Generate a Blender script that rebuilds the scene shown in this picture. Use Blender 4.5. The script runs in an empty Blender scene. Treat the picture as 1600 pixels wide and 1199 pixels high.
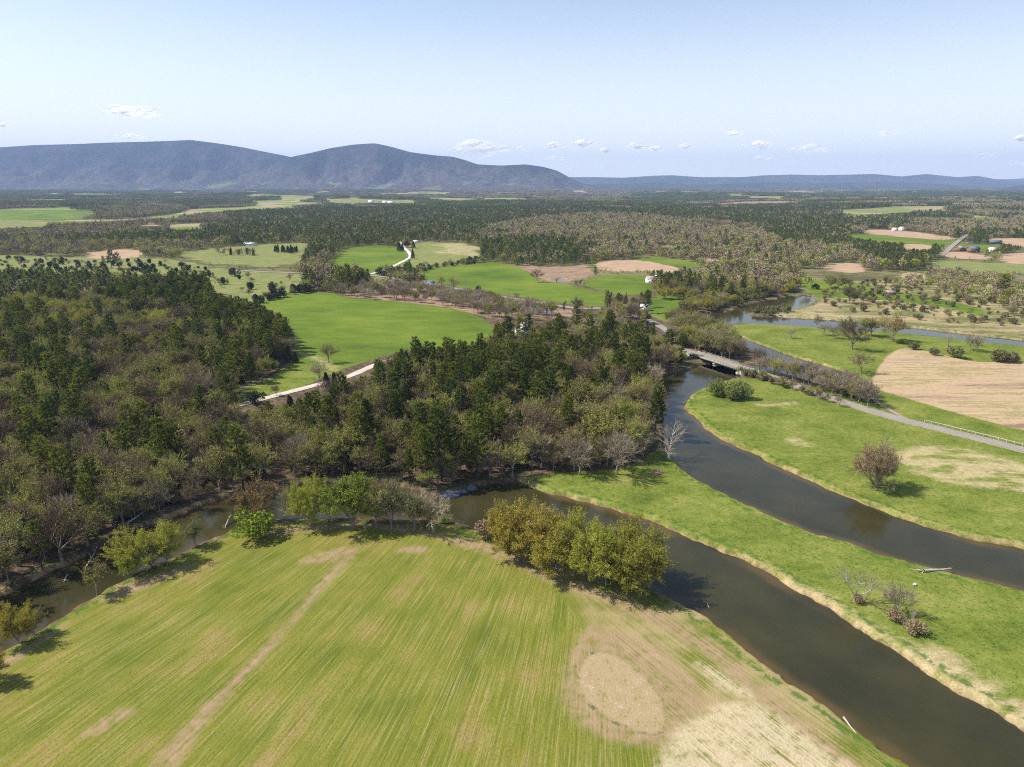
import bpy, math, random
import numpy as np
from mathutils import Vector
# ------------------------------------------------------------------ camera, sky, sun, exposure
F, PITCH, CH = 1081.0, math.radians(16.1), 90.0
SC = bpy.context.scene
cam = bpy.data.objects.new('camera', bpy.data.cameras.new('camera'))
SC.collection.objects.link(cam)
cam.location = (0, 0, CH); cam.rotation_euler = (math.radians(90) - PITCH, 0, 0)
cam.data.sensor_width = 36; cam.data.lens = 36 * F / 1600
cam.data.clip_start = 1; cam.data.clip_end = 90000
SC.camera = cam
SUN_EL, SUN_AZ = math.radians(48), math.radians(174)      # azimuth counted from +X towards +Y
sd = Vector((math.cos(SUN_EL) * math.cos(SUN_AZ), math.cos(SUN_EL) * math.sin(SUN_AZ), math.sin(SUN_EL)))
sun = bpy.data.objects.new('sun', bpy.data.lights.new('sun', 'SUN')); SC.collection.objects.link(sun)
sun.data.energy = 5.0; sun.data.angle = math.radians(0.5); sun.data.color = (1, 0.94, 0.82)
sun.rotation_euler = sd.to_track_quat('Z', 'Y').to_euler()
W = bpy.data.worlds.new('World'); SC.world = W; W.use_nodes = True
wn = W.node_tree.nodes; bg = wn['Background']
sky = wn.new('ShaderNodeTexSky'); sky.sky_type = 'NISHITA'; sky.sun_disc = False
sky.sun_elevation = SUN_EL; sky.sun_rotation = math.radians(90) - SUN_AZ
sky.altitude = 100; sky.air_density = 0.9; sky.dust_density = 1.2; sky.ozone_density = 2.0
tc = wn.new('ShaderNodeTexCoord'); sz = wn.new('ShaderNodeSeparateXYZ'); hz_ = wn.new('ShaderNodeMapRange'); hz_.interpolation_type = 'SMOOTHERSTEP'
hz_.inputs[1].default_value = 0.36; hz_.inputs[2].default_value = -0.12; hz_.inputs[3].default_value = 0.06; hz_.inputs[4].default_value = 0.95
hm = wn.new('ShaderNodeMix'); hm.data_type = 'RGBA'; hm.inputs[7].default_value = (7.2, 7.3, 7.4, 1)      # humid, whitish air low in the sky
WL = W.node_tree.links.new; WL(tc.outputs['Generated'], sz.inputs[0]); WL(sz.outputs[2], hz_.inputs[0]); WL(hz_.outputs[0], hm.inputs[0]); WL(sky.outputs[0], hm.inputs[6])
WL(hm.outputs[2], bg.inputs[0]); bg.inputs[1].default_value = 0.12
SC.view_settings.view_transform = 'Standard'; SC.view_settings.look = 'None'
SC.view_settings.exposure = 0.58; SC.view_settings.gamma = 1
SC.render.engine = 'CYCLES'; SC.cycles.transparent_max_bounces = 40; SC.cycles.filter_width = 1.1; SC.cycles.use_denoising = False; SC.cycles.sample_clamp_indirect = 3

# ------------------------------------------------------------------ small helpers
COL = SC.collection
def U(px, py, z=0.0):                    # a pixel of the survey picture -> a point of the land
    x = (px - 800) / F; y = (599.5 - py) / F
    dx, dy, dz = x, math.cos(PITCH) + y * math.sin(PITCH), -math.sin(PITCH) + y * math.cos(PITCH)
    t = (CH - z) / -dz
    return (dx * t, dy * t)
def top_height(x, y, pytop):
    ty = (599.5 - pytop) / F
    el = math.atan(ty) - PITCH
    return CH + y * math.tan(el)
def tag(o, label=None, cat=None, group=None, kind=None):
    if label: o['label'] = label
    if cat: o['category'] = cat
    if group: o['group'] = group
    if kind: o['kind'] = kind
    return o
def empty(name, loc=(0, 0, 0), rz=0.0):
    o = bpy.data.objects.new(name, None); o.empty_display_size = 1
    COL.objects.link(o); o.location = loc; o.rotation_euler = (0, 0, rz); return o
def mesh_np(name, V, tris=None, quads=None):
    me = bpy.data.meshes.new(name)
    V = np.asarray(V, dtype=np.float32)
    nt = 0 if tris is None else len(tris); nq = 0 if quads is None else len(quads)
    me.vertices.add(len(V)); me.vertices.foreach_set('co', V.ravel())
    parts = []
    if nt: parts.append(np.asarray(tris, dtype=np.int32).ravel())
    if nq: parts.append(np.asarray(quads, dtype=np.int32).ravel())
    loops = np.concatenate(parts)
    me.loops.add(len(loops)); me.loops.foreach_set('vertex_index', loops)
    st = np.concatenate([np.arange(nt) * 3, nt * 3 + np.arange(nq) * 4]).astype(np.int32)
    me.polygons.add(nt + nq); me.polygons.foreach_set('loop_start', st)
    me.update(calc_edges=True); me.validate()
    return me
class MB:                                 # collects triangles and quads of one mesh
    def __init__(s): s.V = []; s.T = []; s.Q = []; s.n = 0
    def add(s, V, T=None, Q=None):
        V = np.asarray(V, float).reshape(-1, 3)
        if T is not None: s.T.append(np.asarray(T, int).reshape(-1, 3) + s.n)
        if Q is not None: s.Q.append(np.asarray(Q, int).reshape(-1, 4) + s.n)
        s.V.append(V); s.n += len(V)
    def tris(s, P):
        P = np.asarray(P, float).reshape(-1, 3); s.add(P, np.arange(len(P)).reshape(-1, 3))
    def tube(s, pts, rad, k=4):
        pts = np.asarray(pts, float); m = len(pts)
        d = pts[-1] - pts[0]; d = d / (np.linalg.norm(d) + 1e-9)
        a = np.cross(d, (0.31, 0.17, 0.93) if abs(d[2]) < 0.9 else (1, 0, 0)); a /= np.linalg.norm(a) + 1e-9
        b = np.cross(d, a); an = np.arange(k) * 2 * math.pi / k
        ring = np.cos(an)[:, None] * a + np.sin(an)[:, None] * b
        V = (pts[:, None, :] + ring[None] * np.asarray(rad)[:, None, None]).reshape(-1, 3)
        Q = [(i * k + j, i * k + (j + 1) % k, (i + 1) * k + (j + 1) % k, (i + 1) * k + j) for i in range(m - 1) for j in range(k)]
        s.add(V, None, Q)
    def box(s, lo, hi):
        x0, y0, z0 = lo; x1, y1, z1 = hi
        s.add([(x0,y0,z0),(x1,y0,z0),(x1,y1,z0),(x0,y1,z0),(x0,y0,z1),(x1,y0,z1),(x1,y1,z1),(x0,y1,z1)], None,
              [(3,2,1,0),(4,5,6,7),(0,1,5,4),(1,2,6,5),(2,3,7,6),(3,0,4,7)])
    def mesh(s, name, *mats):
        me = mesh_np(name, np.concatenate(s.V) if s.V else np.zeros((0, 3)), np.concatenate(s.T) if s.T else None, np.concatenate(s.Q) if s.Q else None)
        for m in mats: me.materials.append(m)
        return me
def obj(name, me, parent=None, loc=(0, 0, 0), link=True):
    o = bpy.data.objects.new(name, me)
    if link: COL.objects.link(o)
    if parent: o.parent = parent
    o.location = loc; return o

# ------------------------------------------------------------------ noise in numpy
def _h(ix, iy, s):
    n = (ix.astype(np.int64) * 374761393 + iy.astype(np.int64) * 668265263 + s * 1442695041) & 0x7fffffff
    n = ((n ^ (n >> 13)) * 1274126177) & 0x7fffffff
    return ((n ^ (n >> 16)) & 0xffff) / 65535.0
def vnoise(x, y, s=0):
    ix = np.floor(x); iy = np.floor(y); fx = x - ix; fy = y - iy
    fx = fx * fx * (3 - 2 * fx); fy = fy * fy * (3 - 2 * fy)
    a = _h(ix, iy, s); b = _h(ix + 1, iy, s); c = _h(ix, iy + 1, s); d = _h(ix + 1, iy + 1, s)
    return (a * (1 - fx) + b * fx) * (1 - fy) + (c * (1 - fx) + d * fx) * fy
def fbm(x, y, s=0, o=4):
    t = 0; a = 0.5; n = 0
    for i in range(o): t = t + a * vnoise(x, y, s + i * 17); n += a; x = x * 2.03 + 5.1; y = y * 2.03 + 3.7; a *= 0.5
    return t / n
def sstep(a, b, x):
    t = np.clip((x - a) / (b - a), 0, 1); return t * t * (3 - 2 * t)

# ------------------------------------------------------------------ outlines of the land, surveyed as picture points
def chaikin(P, it=2, closed=True):
    P = np.asarray(P, float)
    for _ in range(it):
        if closed:
            Qn = np.roll(P, -1, 0); P = np.stack([P * .75 + Qn * .25, P * .25 + Qn * .75], 1).reshape(-1, 2)
        else:
            A = P[:-1] * .75 + P[1:] * .25; B = P[:-1] * .25 + P[1:] * .75
            P = np.vstack([P[:1], np.stack([A, B], 1).reshape(-1, 2), P[-1:]])
    return P
def world(pts, it=2, z=0, closed=True):
    return chaikin([U(a, b, z) for a, b in pts], it, closed)
def inside(P, x, y):
    r = np.zeros(x.shape, bool); Qn = np.roll(P, -1, 0)
    for (x0, y0), (x1, y1) in zip(P, Qn):
        if y0 == y1: continue
        c = ((y0 > y) != (y1 > y)) & (x < (x1 - x0) * (y - y0) / (y1 - y0) + x0)
        r ^= c
    return r
def sdf(P, x, y, far=1e9):                       # positive inside
    out = np.full(x.shape, -far, np.float32)
    m = 60
    k = (x > P[:, 0].min() - m) & (x < P[:, 0].max() + m) & (y > P[:, 1].min() - m) & (y < P[:, 1].max() + m)
    if not k.any(): return out
    xx = x[k]; yy = y[k]; d2 = np.full(xx.shape, 1e12)
    Qn = np.roll(P, -1, 0)
    for (x0, y0), (x1, y1) in zip(P, Qn):
        ex, ey = x1 - x0, y1 - y0; L = ex * ex + ey * ey + 1e-9
        t = np.clip(((xx - x0) * ex + (yy - y0) * ey) / L, 0, 1)
        d2 = np.minimum(d2, (xx - x0 - t * ex) ** 2 + (yy - y0 - t * ey) ** 2)
    d = np.sqrt(d2); ins = inside(P, xx, yy)
    out[k] = np.where(ins, d, -d); return out
WZ = -1.1                                        # water level
def river(far_pts, near_pts):                    # far bank seen at water level, near bank at its top
    A = [U(a, b, WZ) for a, b in far_pts]; B = [U(a, b, -0.3) for a, b in near_pts]
    return chaikin(A + B[::-1], 2)
R1 = river([(-260,1030),(-120,985),(0,940),(52,910),(118,881),(163,855),(199,836),(244,821),(289,805),(341,787),(373,776),(430,765),(500,757),(570,755),(622,763),(660,776),(688,777),(726,771),(752,762),(779,757),(818,756),(823,763),(868,776),(910,785),(952,797),(989,809),(1025,819),(1067,840),(1120,862),(1180,887),(1232,920),(1295,955),(1364,1000),(1429,1043),(1495,1086),(1547,1115),(1600,1149),(1800,1275),(2000,1400)],
           [(-260,1120),(-100,1060),(0,1013),(73,973),(115,947),(147,928),(168,913),(199,899),(236,881),(283,860),(328,839),(367,823),(394,813),(450,806),(520,806),(600,808),(693,808),(748,821),(800,838),(860,858),(920,876),(980,899),(1030,920),(1054,931),(1078,943),(1115,965),(1139,986),(1167,1007),(1194,1030),(1222,1050),(1259,1075),(1319,1114),(1377,1156),(1437,1199),(1560,1290),(1680,1400)])
R2 = river([(1163,586),(1149,592),(1115,601),(1083,614),(1067,629),(1066,641),(1083,651),(1097,668),(1115,684),(1146,698),(1180,712),(1204,726),(1259,751),(1303,772),(1364,795),(1416,816),(1469,832),(1521,847),(1600,861),(1850,905),(2100,950)],
           [(1097,566),(1090,574),(1060,580),(1030,590),(1025,600),(1028,611),(1036,624),(1038,645),(1041,666),(1038,690),(1047,713),(1060,722),(1088,745),(1120,763),(1180,792),(1219,809),(1267,829),(1330,844),(1380,864),(1442,881),(1490,893),(1547,905),(1600,919),(1850,980),(2100,1045)])
R3 = chaikin([U(a, b, WZ) for a, b in [(1097,568),(1110,560),(1150,568),(1190,573),(1218,573),(1222,566),(1200,556),(1165,543),(1130,530),(1100,514),(1088,505),(1084,497),(1094,491),(1115,489),(1140,489),(1160,478),(1200,470),(1235,464),(1266,462),(1275,468),(1264,478),(1232,484),(1200,487),(1165,490),(1170,494),(1188,495),(1220,496),(1240,498),(1311,502),(1380,508),(1442,515),(1508,523),(1600,533),(1900,566),(1900,577),(1600,542),(1508,533),(1442,525),(1377,518),(1311,516),(1259,511),(1180,507),(1140,507),(1131,511),(1144,524),(1173,534),(1199,544),(1220,552),(1240,560),(1267,566),(1306,578),(1330,587),(1334,595),(1322,600),(1298,602),(1260,595),(1222,584),(1192,578),(1166,583),(1150,586)]], 1)
POND1 = chaikin([U(a, b) for a, b in [(795,470),(830,478),(862,483),(864,488),(840,487),(810,480)]], 2)
POND2 = chaikin([U(a, b) for a, b in [(866,436),(878,434),(884,437),(874,439)]], 2)
WATER = [('river', R1), ('river', R2), ('river', R3), ('pond', POND1), ('pond', POND2)]

# kind, outline, name, label
FIELDS = [
 ('pasture', [(-300,396),(60,399),(130,404),(270,404),(300,411),(340,425),(335,442),(150,446),(-300,446)], 'pasture', 'scrubby olive pasture with junipers above the dark pine wood'),
 ('pasture', [(-300,326),(0,327),(80,345),(60,357),(-300,358)], 'pasture', 'straw coloured far pasture at the left edge below the bright field'),
 ('meadow', [(-300,327),(155,329),(142,335),(105,341),(60,342),(-300,343)], 'meadow', 'bright green far field at the left edge below the blue mountain'),
 ('marsh', [(1060,321),(1140,316),(1240,316),(1270,320),(1180,324),(1090,326)], 'pasture', 'flat brownish far clearing right of centre below the far ridge'),
 ('pasture', [(500,317),(560,314),(640,315),(660,318),(600,321),(520,321)], 'pasture', 'pale far clearing with white buildings beyond the pine forest'),
 ('meadow', [(255,356),(300,353),(330,355),(300,360),(265,360)], 'meadow', 'small green clearing in the woods left of the long barn'),
 ('soil', [(205,351),(240,349),(262,351),(235,354)], 'ploughed_field', 'small straw clearing in the woods at far left'),
 ('pasture', [(1020,384),(1060,382),(1078,385),(1040,388)], 'pasture', 'little clearing in the brown woods right of centre'),
 ('pasture', [(1300,330),(1400,327),(1440,330),(1350,334)], 'pasture', 'pale clearing in the pine forest above the far houses'),
 ('soil', [(129,396),(160,392),(194,389),(215,391),(230,397),(200,404),(140,404)], 'ploughed_field', 'small brown field behind a clump of dark pines'),
 ('pasture', [(270,396),(330,388),(420,381),(486,379),(476,395),(468,412),(420,420),(380,413),(300,410)], 'pasture', 'olive pasture in front of the long white roofed barn'),
 ('pasture', [(262,418),(330,419),(420,425),(475,428),(480,446),(455,456),(430,464),(395,475),(350,464),(328,455),(325,430)], 'pasture', 'pale green pasture with scattered junipers above the large bright meadow'),
 ('meadow', [(400,477),(426,465),(452,459),(487,455),(518,457),(536,465),(584,468),(641,474),(689,479),(741,491),(767,505),(775,530),(700,545),(650,545),(600,556),(560,570),(518,586),(479,606),(452,614),(413,623),(346,636),(360,626),(388,608),(420,592),(440,578),(456,565),(462,545),(452,505),(430,488)], 'meadow', 'large bright green meadow between the pine woods'),
 ('marsh', [(536,464),(548,452),(580,446),(640,446),(690,452),(760,459),(800,468),(850,480),(900,486),(905,495),(860,498),(800,497),(770,500),(741,491),(689,479),(641,474),(584,468)], 'marsh', 'pinkish brown cattail marsh with bare trees beside the road'),
 ('meadow', [(644,428),(689,417),(730,412),(767,409),(794,413),(824,424),(838,435),(852,441),(892,447),(947,459),(950,470),(940,481),(879,474),(800,463),(741,453),(700,446),(676,440)], 'meadow', 'green field with a curved edge north of the gravel road'),
 ('meadow', [(503,420),(520,405),(536,388),(560,385),(584,383),(624,386),(634,395),(641,404),(636,412),(611,423),(590,432),(560,436),(530,430)], 'meadow', 'green hill field left of the white farm drive'),
 ('pasture', [(640,378),(700,379),(745,384),(754,398),(748,406),(700,411),(655,422),(640,418),(641,400),(632,388)], 'pasture', 'pale pasture right of the white farm drive'),
 ('marsh', [(800,413),(826,417),(879,417),(923,411),(931,432),(905,438),(884,441),(852,440),(834,433),(824,425)], 'marsh', 'reddish brown reed bed behind the curved green field'),
 ('soil', [(920,412),(945,408),(968,406),(1010,408),(1040,413),(1068,419),(1060,427),(1023,424),(978,424),(940,424)], 'ploughed_field', 'pale pink ploughed strip beside the reed bed'),
 ('meadow', [(978,406),(1010,402),(1040,403),(1062,406),(1092,411),(1106,415),(1076,420),(1036,412)], 'meadow', 'narrow green field in front of the bare brown woods'),
 ('soil', [(1095,405),(1110,403),(1128,404),(1120,409),(1100,409)], 'ploughed_field', 'tiny tan patch at the foot of the bare brown woods'),
 ('meadow', [(905,443),(925,436),(950,430),(1010,429),(1022,442),(1020,456),(985,462),(955,460)], 'meadow', 'green paddock around the group of white houses'),
 ('meadow', [(1022,460),(1060,459),(1110,461),(1112,470),(1085,480),(1062,486),(1058,497),(1080,505),(1060,508),(1031,500),(1010,490)], 'meadow', 'green meadow left of the river bend'),
 ('soil', [(1345,357),(1390,357),(1463,364),(1500,372),(1469,374),(1403,369),(1348,363)], 'ploughed_field', 'brown ploughed strip in front of far white houses'),
 ('meadow', [(1312,368),(1348,364),(1403,369),(1469,374),(1496,374),(1480,384),(1416,382),(1350,375)], 'meadow', 'long green strip below the brown ploughed strip'),
 ('soil', [(1413,381),(1450,382),(1462,387),(1440,393),(1410,390)], 'ploughed_field', 'small tan patch beside the dark pines on the right'),
 ('soil', [(1448,398),(1495,393),(1540,398),(1556,402),(1540,406),(1495,404)], 'ploughed_field', 'tan field in front of the two brown barns'),
 ('meadow', [(1492,381),(1540,381),(1565,383),(1560,391),(1520,391),(1488,389)], 'meadow', 'green garden field between the brown barns and the white farmhouse'),
 ('soil', [(1530,371),(1600,370),(1900,372),(1900,388),(1620,388),(1560,380)], 'ploughed_field', 'tan field behind the long blue roofed barn'),
 ('soil', [(1552,409),(1568,396),(1600,393),(1900,395),(1900,420),(1620,415)], 'ploughed_field', 'large tan field at the right edge below the barns'),
 ('pasture', [(1440,408),(1560,410),(1900,424),(1900,436),(1600,428),(1500,424),(1450,416)], 'pasture', 'dull green strip behind a line of bare trees'),
 ('soil', [(1280,416),(1306,411),(1337,411),(1353,419),(1345,428),(1290,423)], 'ploughed_field', 'pale tan field behind the bare trees left of the big pines'),
 ('soil', [(1408,425),(1440,426),(1450,439),(1414,440)], 'ploughed_field', 'dark brown muddy field below the big pines'),
 ('scrub', [(1235,432),(1285,438),(1370,441),(1450,436),(1560,440),(1900,480),(1900,566),(1600,533),(1508,523),(1442,515),(1380,508),(1311,502),(1240,498),(1190,495),(1240,483),(1278,478),(1278,460),(1240,452)], 'scrubland', 'straw and olive scrubland north of the upper river'),
 ('meadow', [(1240,434),(1285,440),(1340,441),(1370,449),(1420,459),(1480,470),(1530,482),(1545,492),(1500,493),(1455,478),(1400,470),(1330,466),(1280,464),(1262,456)], 'meadow', 'winding green meadow strip across the scrubland'),
 ('meadow', [(1131,509),(1180,505),(1259,510),(1311,515),(1377,516),(1442,523),(1508,531),(1600,540),(1900,574),(2600,700),(2600,1040),(1900,915),(1600,863),(1521,849),(1469,834),(1416,817),(1364,796),(1303,773),(1259,752),(1204,727),(1146,700),(1115,685),(1083,653),(1065,641),(1064,628),(1083,612),(1115,599),(1165,589),(1260,606),(1330,606),(1340,597),(1330,585),(1267,565),(1199,542),(1144,522)], 'meadow', 'green meadow between the two arms of the river and around the tan field'),
 ('stubble', [(1406,545),(1390,553),(1381,563),(1372,574),(1363,592),(1362,604),(1372,610),(1416,622),(1495,646),(1600,673),(1900,748),(2200,760),(1900,590),(1700,567),(1600,564),(1574,566),(1532,566),(1500,562),(1477,555),(1442,548),(1424,545)], 'tilled_field', 'large tan tilled field with a rounded corner beyond the road'),
 ('meadow', [(812,748),(850,742),(890,738),(960,735),(1000,722),(1030,700),(1047,712),(1060,722),(1088,745),(1120,763),(1180,792),(1219,809),(1267,829),(1330,844),(1380,864),(1442,881),(1490,893),(1547,905),(1600,919),(2100,1045),(2600,1500),(1800,1275),(1600,1150),(1495,1086),(1429,1043),(1364,1000),(1295,955),(1232,920),(1180,887),(1120,862),(1067,840),(1025,819),(989,809),(952,797),(910,785),(868,776),(823,763)], 'meadow', 'green tongue of meadow between the two brown rivers'),
 ('crop', [(-300,1170),(-100,1068),(0,1022),(73,981),(115,955),(147,936),(168,921),(199,905),(236,889),(283,868),(328,847),(367,831),(400,822),(470,816),(560,816),(640,822),(700,818),(748,831),(800,848),(860,874),(920,896),(980,918),(1044,934),(1076,948),(1115,969),(1139,990),(1167,1011),(1194,1034),(1222,1054),(1259,1079),(1319,1119),(1377,1162),(1437,1206),(1560,1300),(1680,1410),(-700,1410)], 'crop_field', 'large yellow green sprouting crop field with sown rows in the foreground'),
]
FIELDS = [(k, world(p, 2 if p[0][1] > 500 else 1), n, l) for k, p, n, l in FIELDS]
def PW(p, it=2): return world(p, it)
# patches inside fields (attribute only)
EXTRA = {
 'ell':  [PW([(923,1020),(945,1019),(963,1025),(1002,1051),(1028,1083),(1041,1120),(1036,1143),(1010,1146),(968,1133),(931,1109),(905,1083),(902,1056),(910,1035)])],
 'tan':  [PW([(120,1150),(180,1110),(215,1108),(170,1140)], 1),
          PW([(462,880),(490,866),(530,856),(560,855),(545,868),(510,880)], 1),
          PW([(612,862),(640,853),(675,856),(660,866)], 1),
          PW([(215,905),(250,897),(235,912),(205,918)],1),
          PW([(920,975),(960,985),(1030,1010),(1085,1060),(1110,1100),(1090,1125),(1062,1138),(1045,1165),(980,1168),(905,1135),(875,1090),(892,1020)]),
          PW([(563,851),(552,872),(515,910),(460,972),(392,1052),(330,1120),(272,1199),(230,1260),(190,1260),(238,1199),(290,1132),(352,1070),(434,990),(503,905),(542,865)], 1),
          PW([(700,836),(760,848),(815,868),(870,900),(930,918),(1000,944),(1060,970),(1120,1010),(1200,1080),(1300,1160),(1400,1240),(1360,1240),(1270,1165),(1180,1090),(1100,1020),(1040,985),(980,958),(900,925),(850,908),(810,885),(760,866),(700,850)], 1),
          PW([(150,940),(200,905),(260,893),(300,880),(290,893),(230,918),(180,935)], 1),
          PW([(-100,1085),(0,1035),(80,988),(110,972),(60,1010),(0,1050),(-100,1105)], 1),
          PW([(400,838),(470,820),(560,817),(640,825),(700,836),(690,842),(600,826),(500,826),(430,838)], 1)],
 'stub': [PW([(1060,1135),(1110,1112),(1150,1097),(1195,1105),(1250,1140),(1330,1199),(1450,1290),(1000,1290),(1030,1180),(1050,1160)]),
          PW([(1085,1030),(1120,1045),(1180,1090),(1150,1085),(1110,1062)], 1),
          ],
 'straw': [PW([(466,548),(480,552),(505,562),(528,578),(520,582),(500,568),(470,556)], 1), PW([(1150,872),(1180,876),(1230,902),(1290,930),(1360,975),(1420,1003),(1480,1015),(1530,1052),(1600,1092),(1800,1215),(1800,1275),(1600,1150),(1495,1086),(1429,1043),(1364,1000),(1295,955),(1232,920),(1180,887)]),
           PW([(1395,708),(1440,694),(1530,706),(1600,728),(1750,765),(1720,800),(1600,772),(1500,758),(1440,742),(1392,730)]),
           PW([(1225,685),(1250,688),(1275,697),(1245,696)]), PW([(1160,633),(1200,634),(1250,628),(1245,632),(1190,638)]),
           PW([(700,379),(745,384),(756,400),(700,398),(680,390)]),
           PW([(1020,925),(1060,938),(1110,972),(1180,1030),(1300,1115),(1430,1215),(1400,1215),(1290,1130),(1170,1042),(1090,980),(1040,950)], 1),
           PW([(1250,485),(1310,490),(1345,500),(1300,500),(1240,493)]), PW([(1415,475),(1470,480),(1530,495),(1480,492),(1420,484)])],
}
FOREST_NEAR = [
 ('north', world([(-400,455),(100,450),(200,450),(330,456),(355,470),(380,485),(430,492),(452,505),(460,548),(452,570),(420,588),(388,606),(350,634),(300,652),(250,667),(180,700),(120,745),(60,785),(0,825),(-150,900),(-600,1000)], 1)),
 ('south', world([(-300,975),(-150,925),(0,845),(60,803),(130,756),(190,712),(255,678),(330,655),(400,638),(440,628),(460,650),(440,690),(430,755),(373,770),(341,780),(289,798),(244,812),(199,828),(163,847),(118,873),(52,902),(0,932),(-120,975)], 1)),
 ('middle', world([(440,628),(470,622),(540,600),(600,580),(640,570),(700,560),(760,552),(840,545),(940,538),(1000,535),(1060,548),(1078,562),(1060,576),(1030,584),(1020,600),(1024,625),(1033,660),(1030,690),(1005,712),(960,728),(880,738),(815,745),(779,750),(730,762),(688,770),(640,766),(600,750),(520,750),(430,758),(440,690)], 1)),
]
def U2(p): return [U(a, b) for a, b in p]
def smooth_line(p, it=2, z=0): return chaikin([U(a, b, z) for a, b in p], it, closed=False)
ROADS = [
 ('road', 6.6, smooth_line([(1000,530),(1050,545),(1090,556.5),(1125,567.5),(1162,580),(1200,590),(1250,606.5),(1290,620),(1325,631.5),(1364,643.5),(1416,659),(1470,671.5),(1530,686.5),(1600,704),(1850,765),(2100,826)], 1), 'grey asphalt road running from the bridge to the right edge', 0),
 ('dirt_road', 4.6, smooth_line([(-200,930),(0,826),(60,788),(130,746),(190,710),(255,674),(320,650),(400,629),(455,616),(500,605),(540,596),(580,575),(620,560)], 2), 'pale dirt road through the left wood beside the bright meadow', 0),
 ('road', 6, smooth_line([(380,424),(430,426),(476,427.5),(520,428),(571,430),(600,433),(652,440.5),(689,448),(741,456),(794,466),(871,478),(908,484),(945,481),(985,490),(1030,508),(1060,530)], 2), 'grey road in the middle distance beside the marsh', 0),
 ('driveway', 4.5, smooth_line([(571,430),(583,428),(597,424),(618,415),(634,407),(642,402),(640,396),(631,387),(626,381),(623,377)], 1), 'white gravel drive climbing to the farm on the hill', 0),
 ('track', 2.2, smooth_line([(1366,605),(1361,612),(1362,620),(1370,630),(1390,641),(1405,649),(1416,656)], 2), 'muddy farm track curving from the road to the tilled field', 0),
 ('road', 7, smooth_line([(1470,400),(1480,392),(1487,385),(1496,378),(1506,370),(1512,366)], 1), 'far grey road between barns and the white farmhouse', 0),
]
def line_dist(P, x, y):
    d2 = np.full(x.shape, 1e12)
    for (x0, y0), (x1, y1) in zip(P[:-1], P[1:]):
        ex, ey = x1 - x0, y1 - y0; L = ex * ex + ey * ey + 1e-9
        t = np.clip(((x - x0) * ex + (y - y0) * ey) / L, 0, 1)
        d2 = np.minimum(d2, (x - x0 - t * ex) ** 2 + (y - y0 - t * ey) ** 2)
    return np.sqrt(d2)

def land(x, y):                                  # height of the open land without the river cut
    D = np.hypot(x, y)
    a = sstep(900, 2600, D) * 13 + sstep(2400, 7000, D) * 24
    hgt = (fbm(x / 900.0, y / 600.0, 3, 3) - 0.5) * 2 * a
    mid = world_knoll(x, y)
    return hgt + mid + (fbm(x / 14.0, y / 14.0, 9, 2) - 0.5) * 0.35 * (1 - sstep(500, 900, D))
def clearing(x, y):                             # far farm clearings
    return sstep(.40, .36, fbm(x / 330.0 + 3, y / 520.0, 66, 2)) * sstep(1350, 1700, y)
def world_knoll(x, y):                           # wooded knoll between the rivers
    return 4.5 * np.exp(-(((x + 5) / 75.0) ** 2 + ((y - 290) / 42.0) ** 2)) + 0.0

# ------------------------------------------------------------------ material helpers
class NT:
    def __init__(s, name):
        s.m = bpy.data.materials.new(name); s.m.use_nodes = True; s.t = s.m.node_tree
        s.b = s.t.nodes['Principled BSDF']; s.b.inputs['Roughness'].default_value = 0.9
        s.b.inputs['Specular IOR Level'].default_value = 0.15
    def n(s, typ, **kw):
        x = s.t.nodes.new(typ)
        for k, v in kw.items():
            if k.startswith('i_'):
                x.inputs[int(k[2:]) if k[2:].isdigit() else k[2:].replace('_', ' ')].default_value = v
            else: setattr(x, k, v)
        return x
    def l(s, a, b): s.t.links.new(a, b)
    def val(s, sock, v):
        if isinstance(v, (int, float)): sock.default_value = v
        elif isinstance(v, (tuple, list)): sock.default_value = tuple(v) + ((1,) if len(v) == 3 and sock.type == 'RGBA' else ())
        else: s.l(v, sock)
    def math(s, op, a, b=0.0, c=None, clamp=False):
        x = s.n('ShaderNodeMath', operation=op, use_clamp=clamp); s.val(x.inputs[0], a); s.val(x.inputs[1], b)
        if c is not None: s.val(x.inputs[2], c)
        return x.outputs[0]
    def mix(s, f, a, b, mode='MIX'):
        x = s.n('ShaderNodeMix', data_type='RGBA', blend_type=mode); s.val(x.inputs[0], f); s.val(x.inputs[6], a); s.val(x.inputs[7], b)
        return x.outputs[2]
    def noise(s, vec, scale, detail=3, rough=0.55, stretch=None, rot=0):
        if stretch:
            mp = s.n('ShaderNodeMapping'); mp.inputs['Scale'].default_value = stretch; mp.inputs['Rotation'].default_value = (0, 0, rot)
            if vec is not None: s.l(vec, mp.inputs['Vector'])
            vec = mp.outputs[0]
        x = s.n('ShaderNodeTexNoise'); x.inputs['Scale'].default_value = scale; x.inputs['Detail'].default_value = detail  # normals tilted sunward, so sunlit brightness is put into the cloud shading
        x.inputs['Roughness'].default_value = rough
        if vec is not None: s.l(vec, x.inputs['Vector'])
        return x.outputs['Fac']
    def step(s, v, lo, hi):
        x = s.n('ShaderNodeMapRange', interpolation_type='SMOOTHSTEP'); s.val(x.inputs[0], v)
        x.inputs[1].default_value = lo; x.inputs[2].default_value = hi; return x.outputs[0]
    def attr(s, name):
        x = s.n('ShaderNodeAttribute', attribute_name=name); return x.outputs['Fac']
    def pos(s): return s.n('ShaderNodeNewGeometry').outputs['Position']
    def ramp(s, f, stops):
        x = s.n('ShaderNodeValToRGB'); e = x.color_ramp.elements
        while len(e) > 1: e.remove(e[-1])
        e[0].position = stops[0][0]; e[0].color = tuple(stops[0][1]) + (1,)
        for p, c in stops[1:]: q = e.new(p); q.color = tuple(c) + (1,)
        s.val(x.inputs[0], f); return x.outputs[0]

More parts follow.
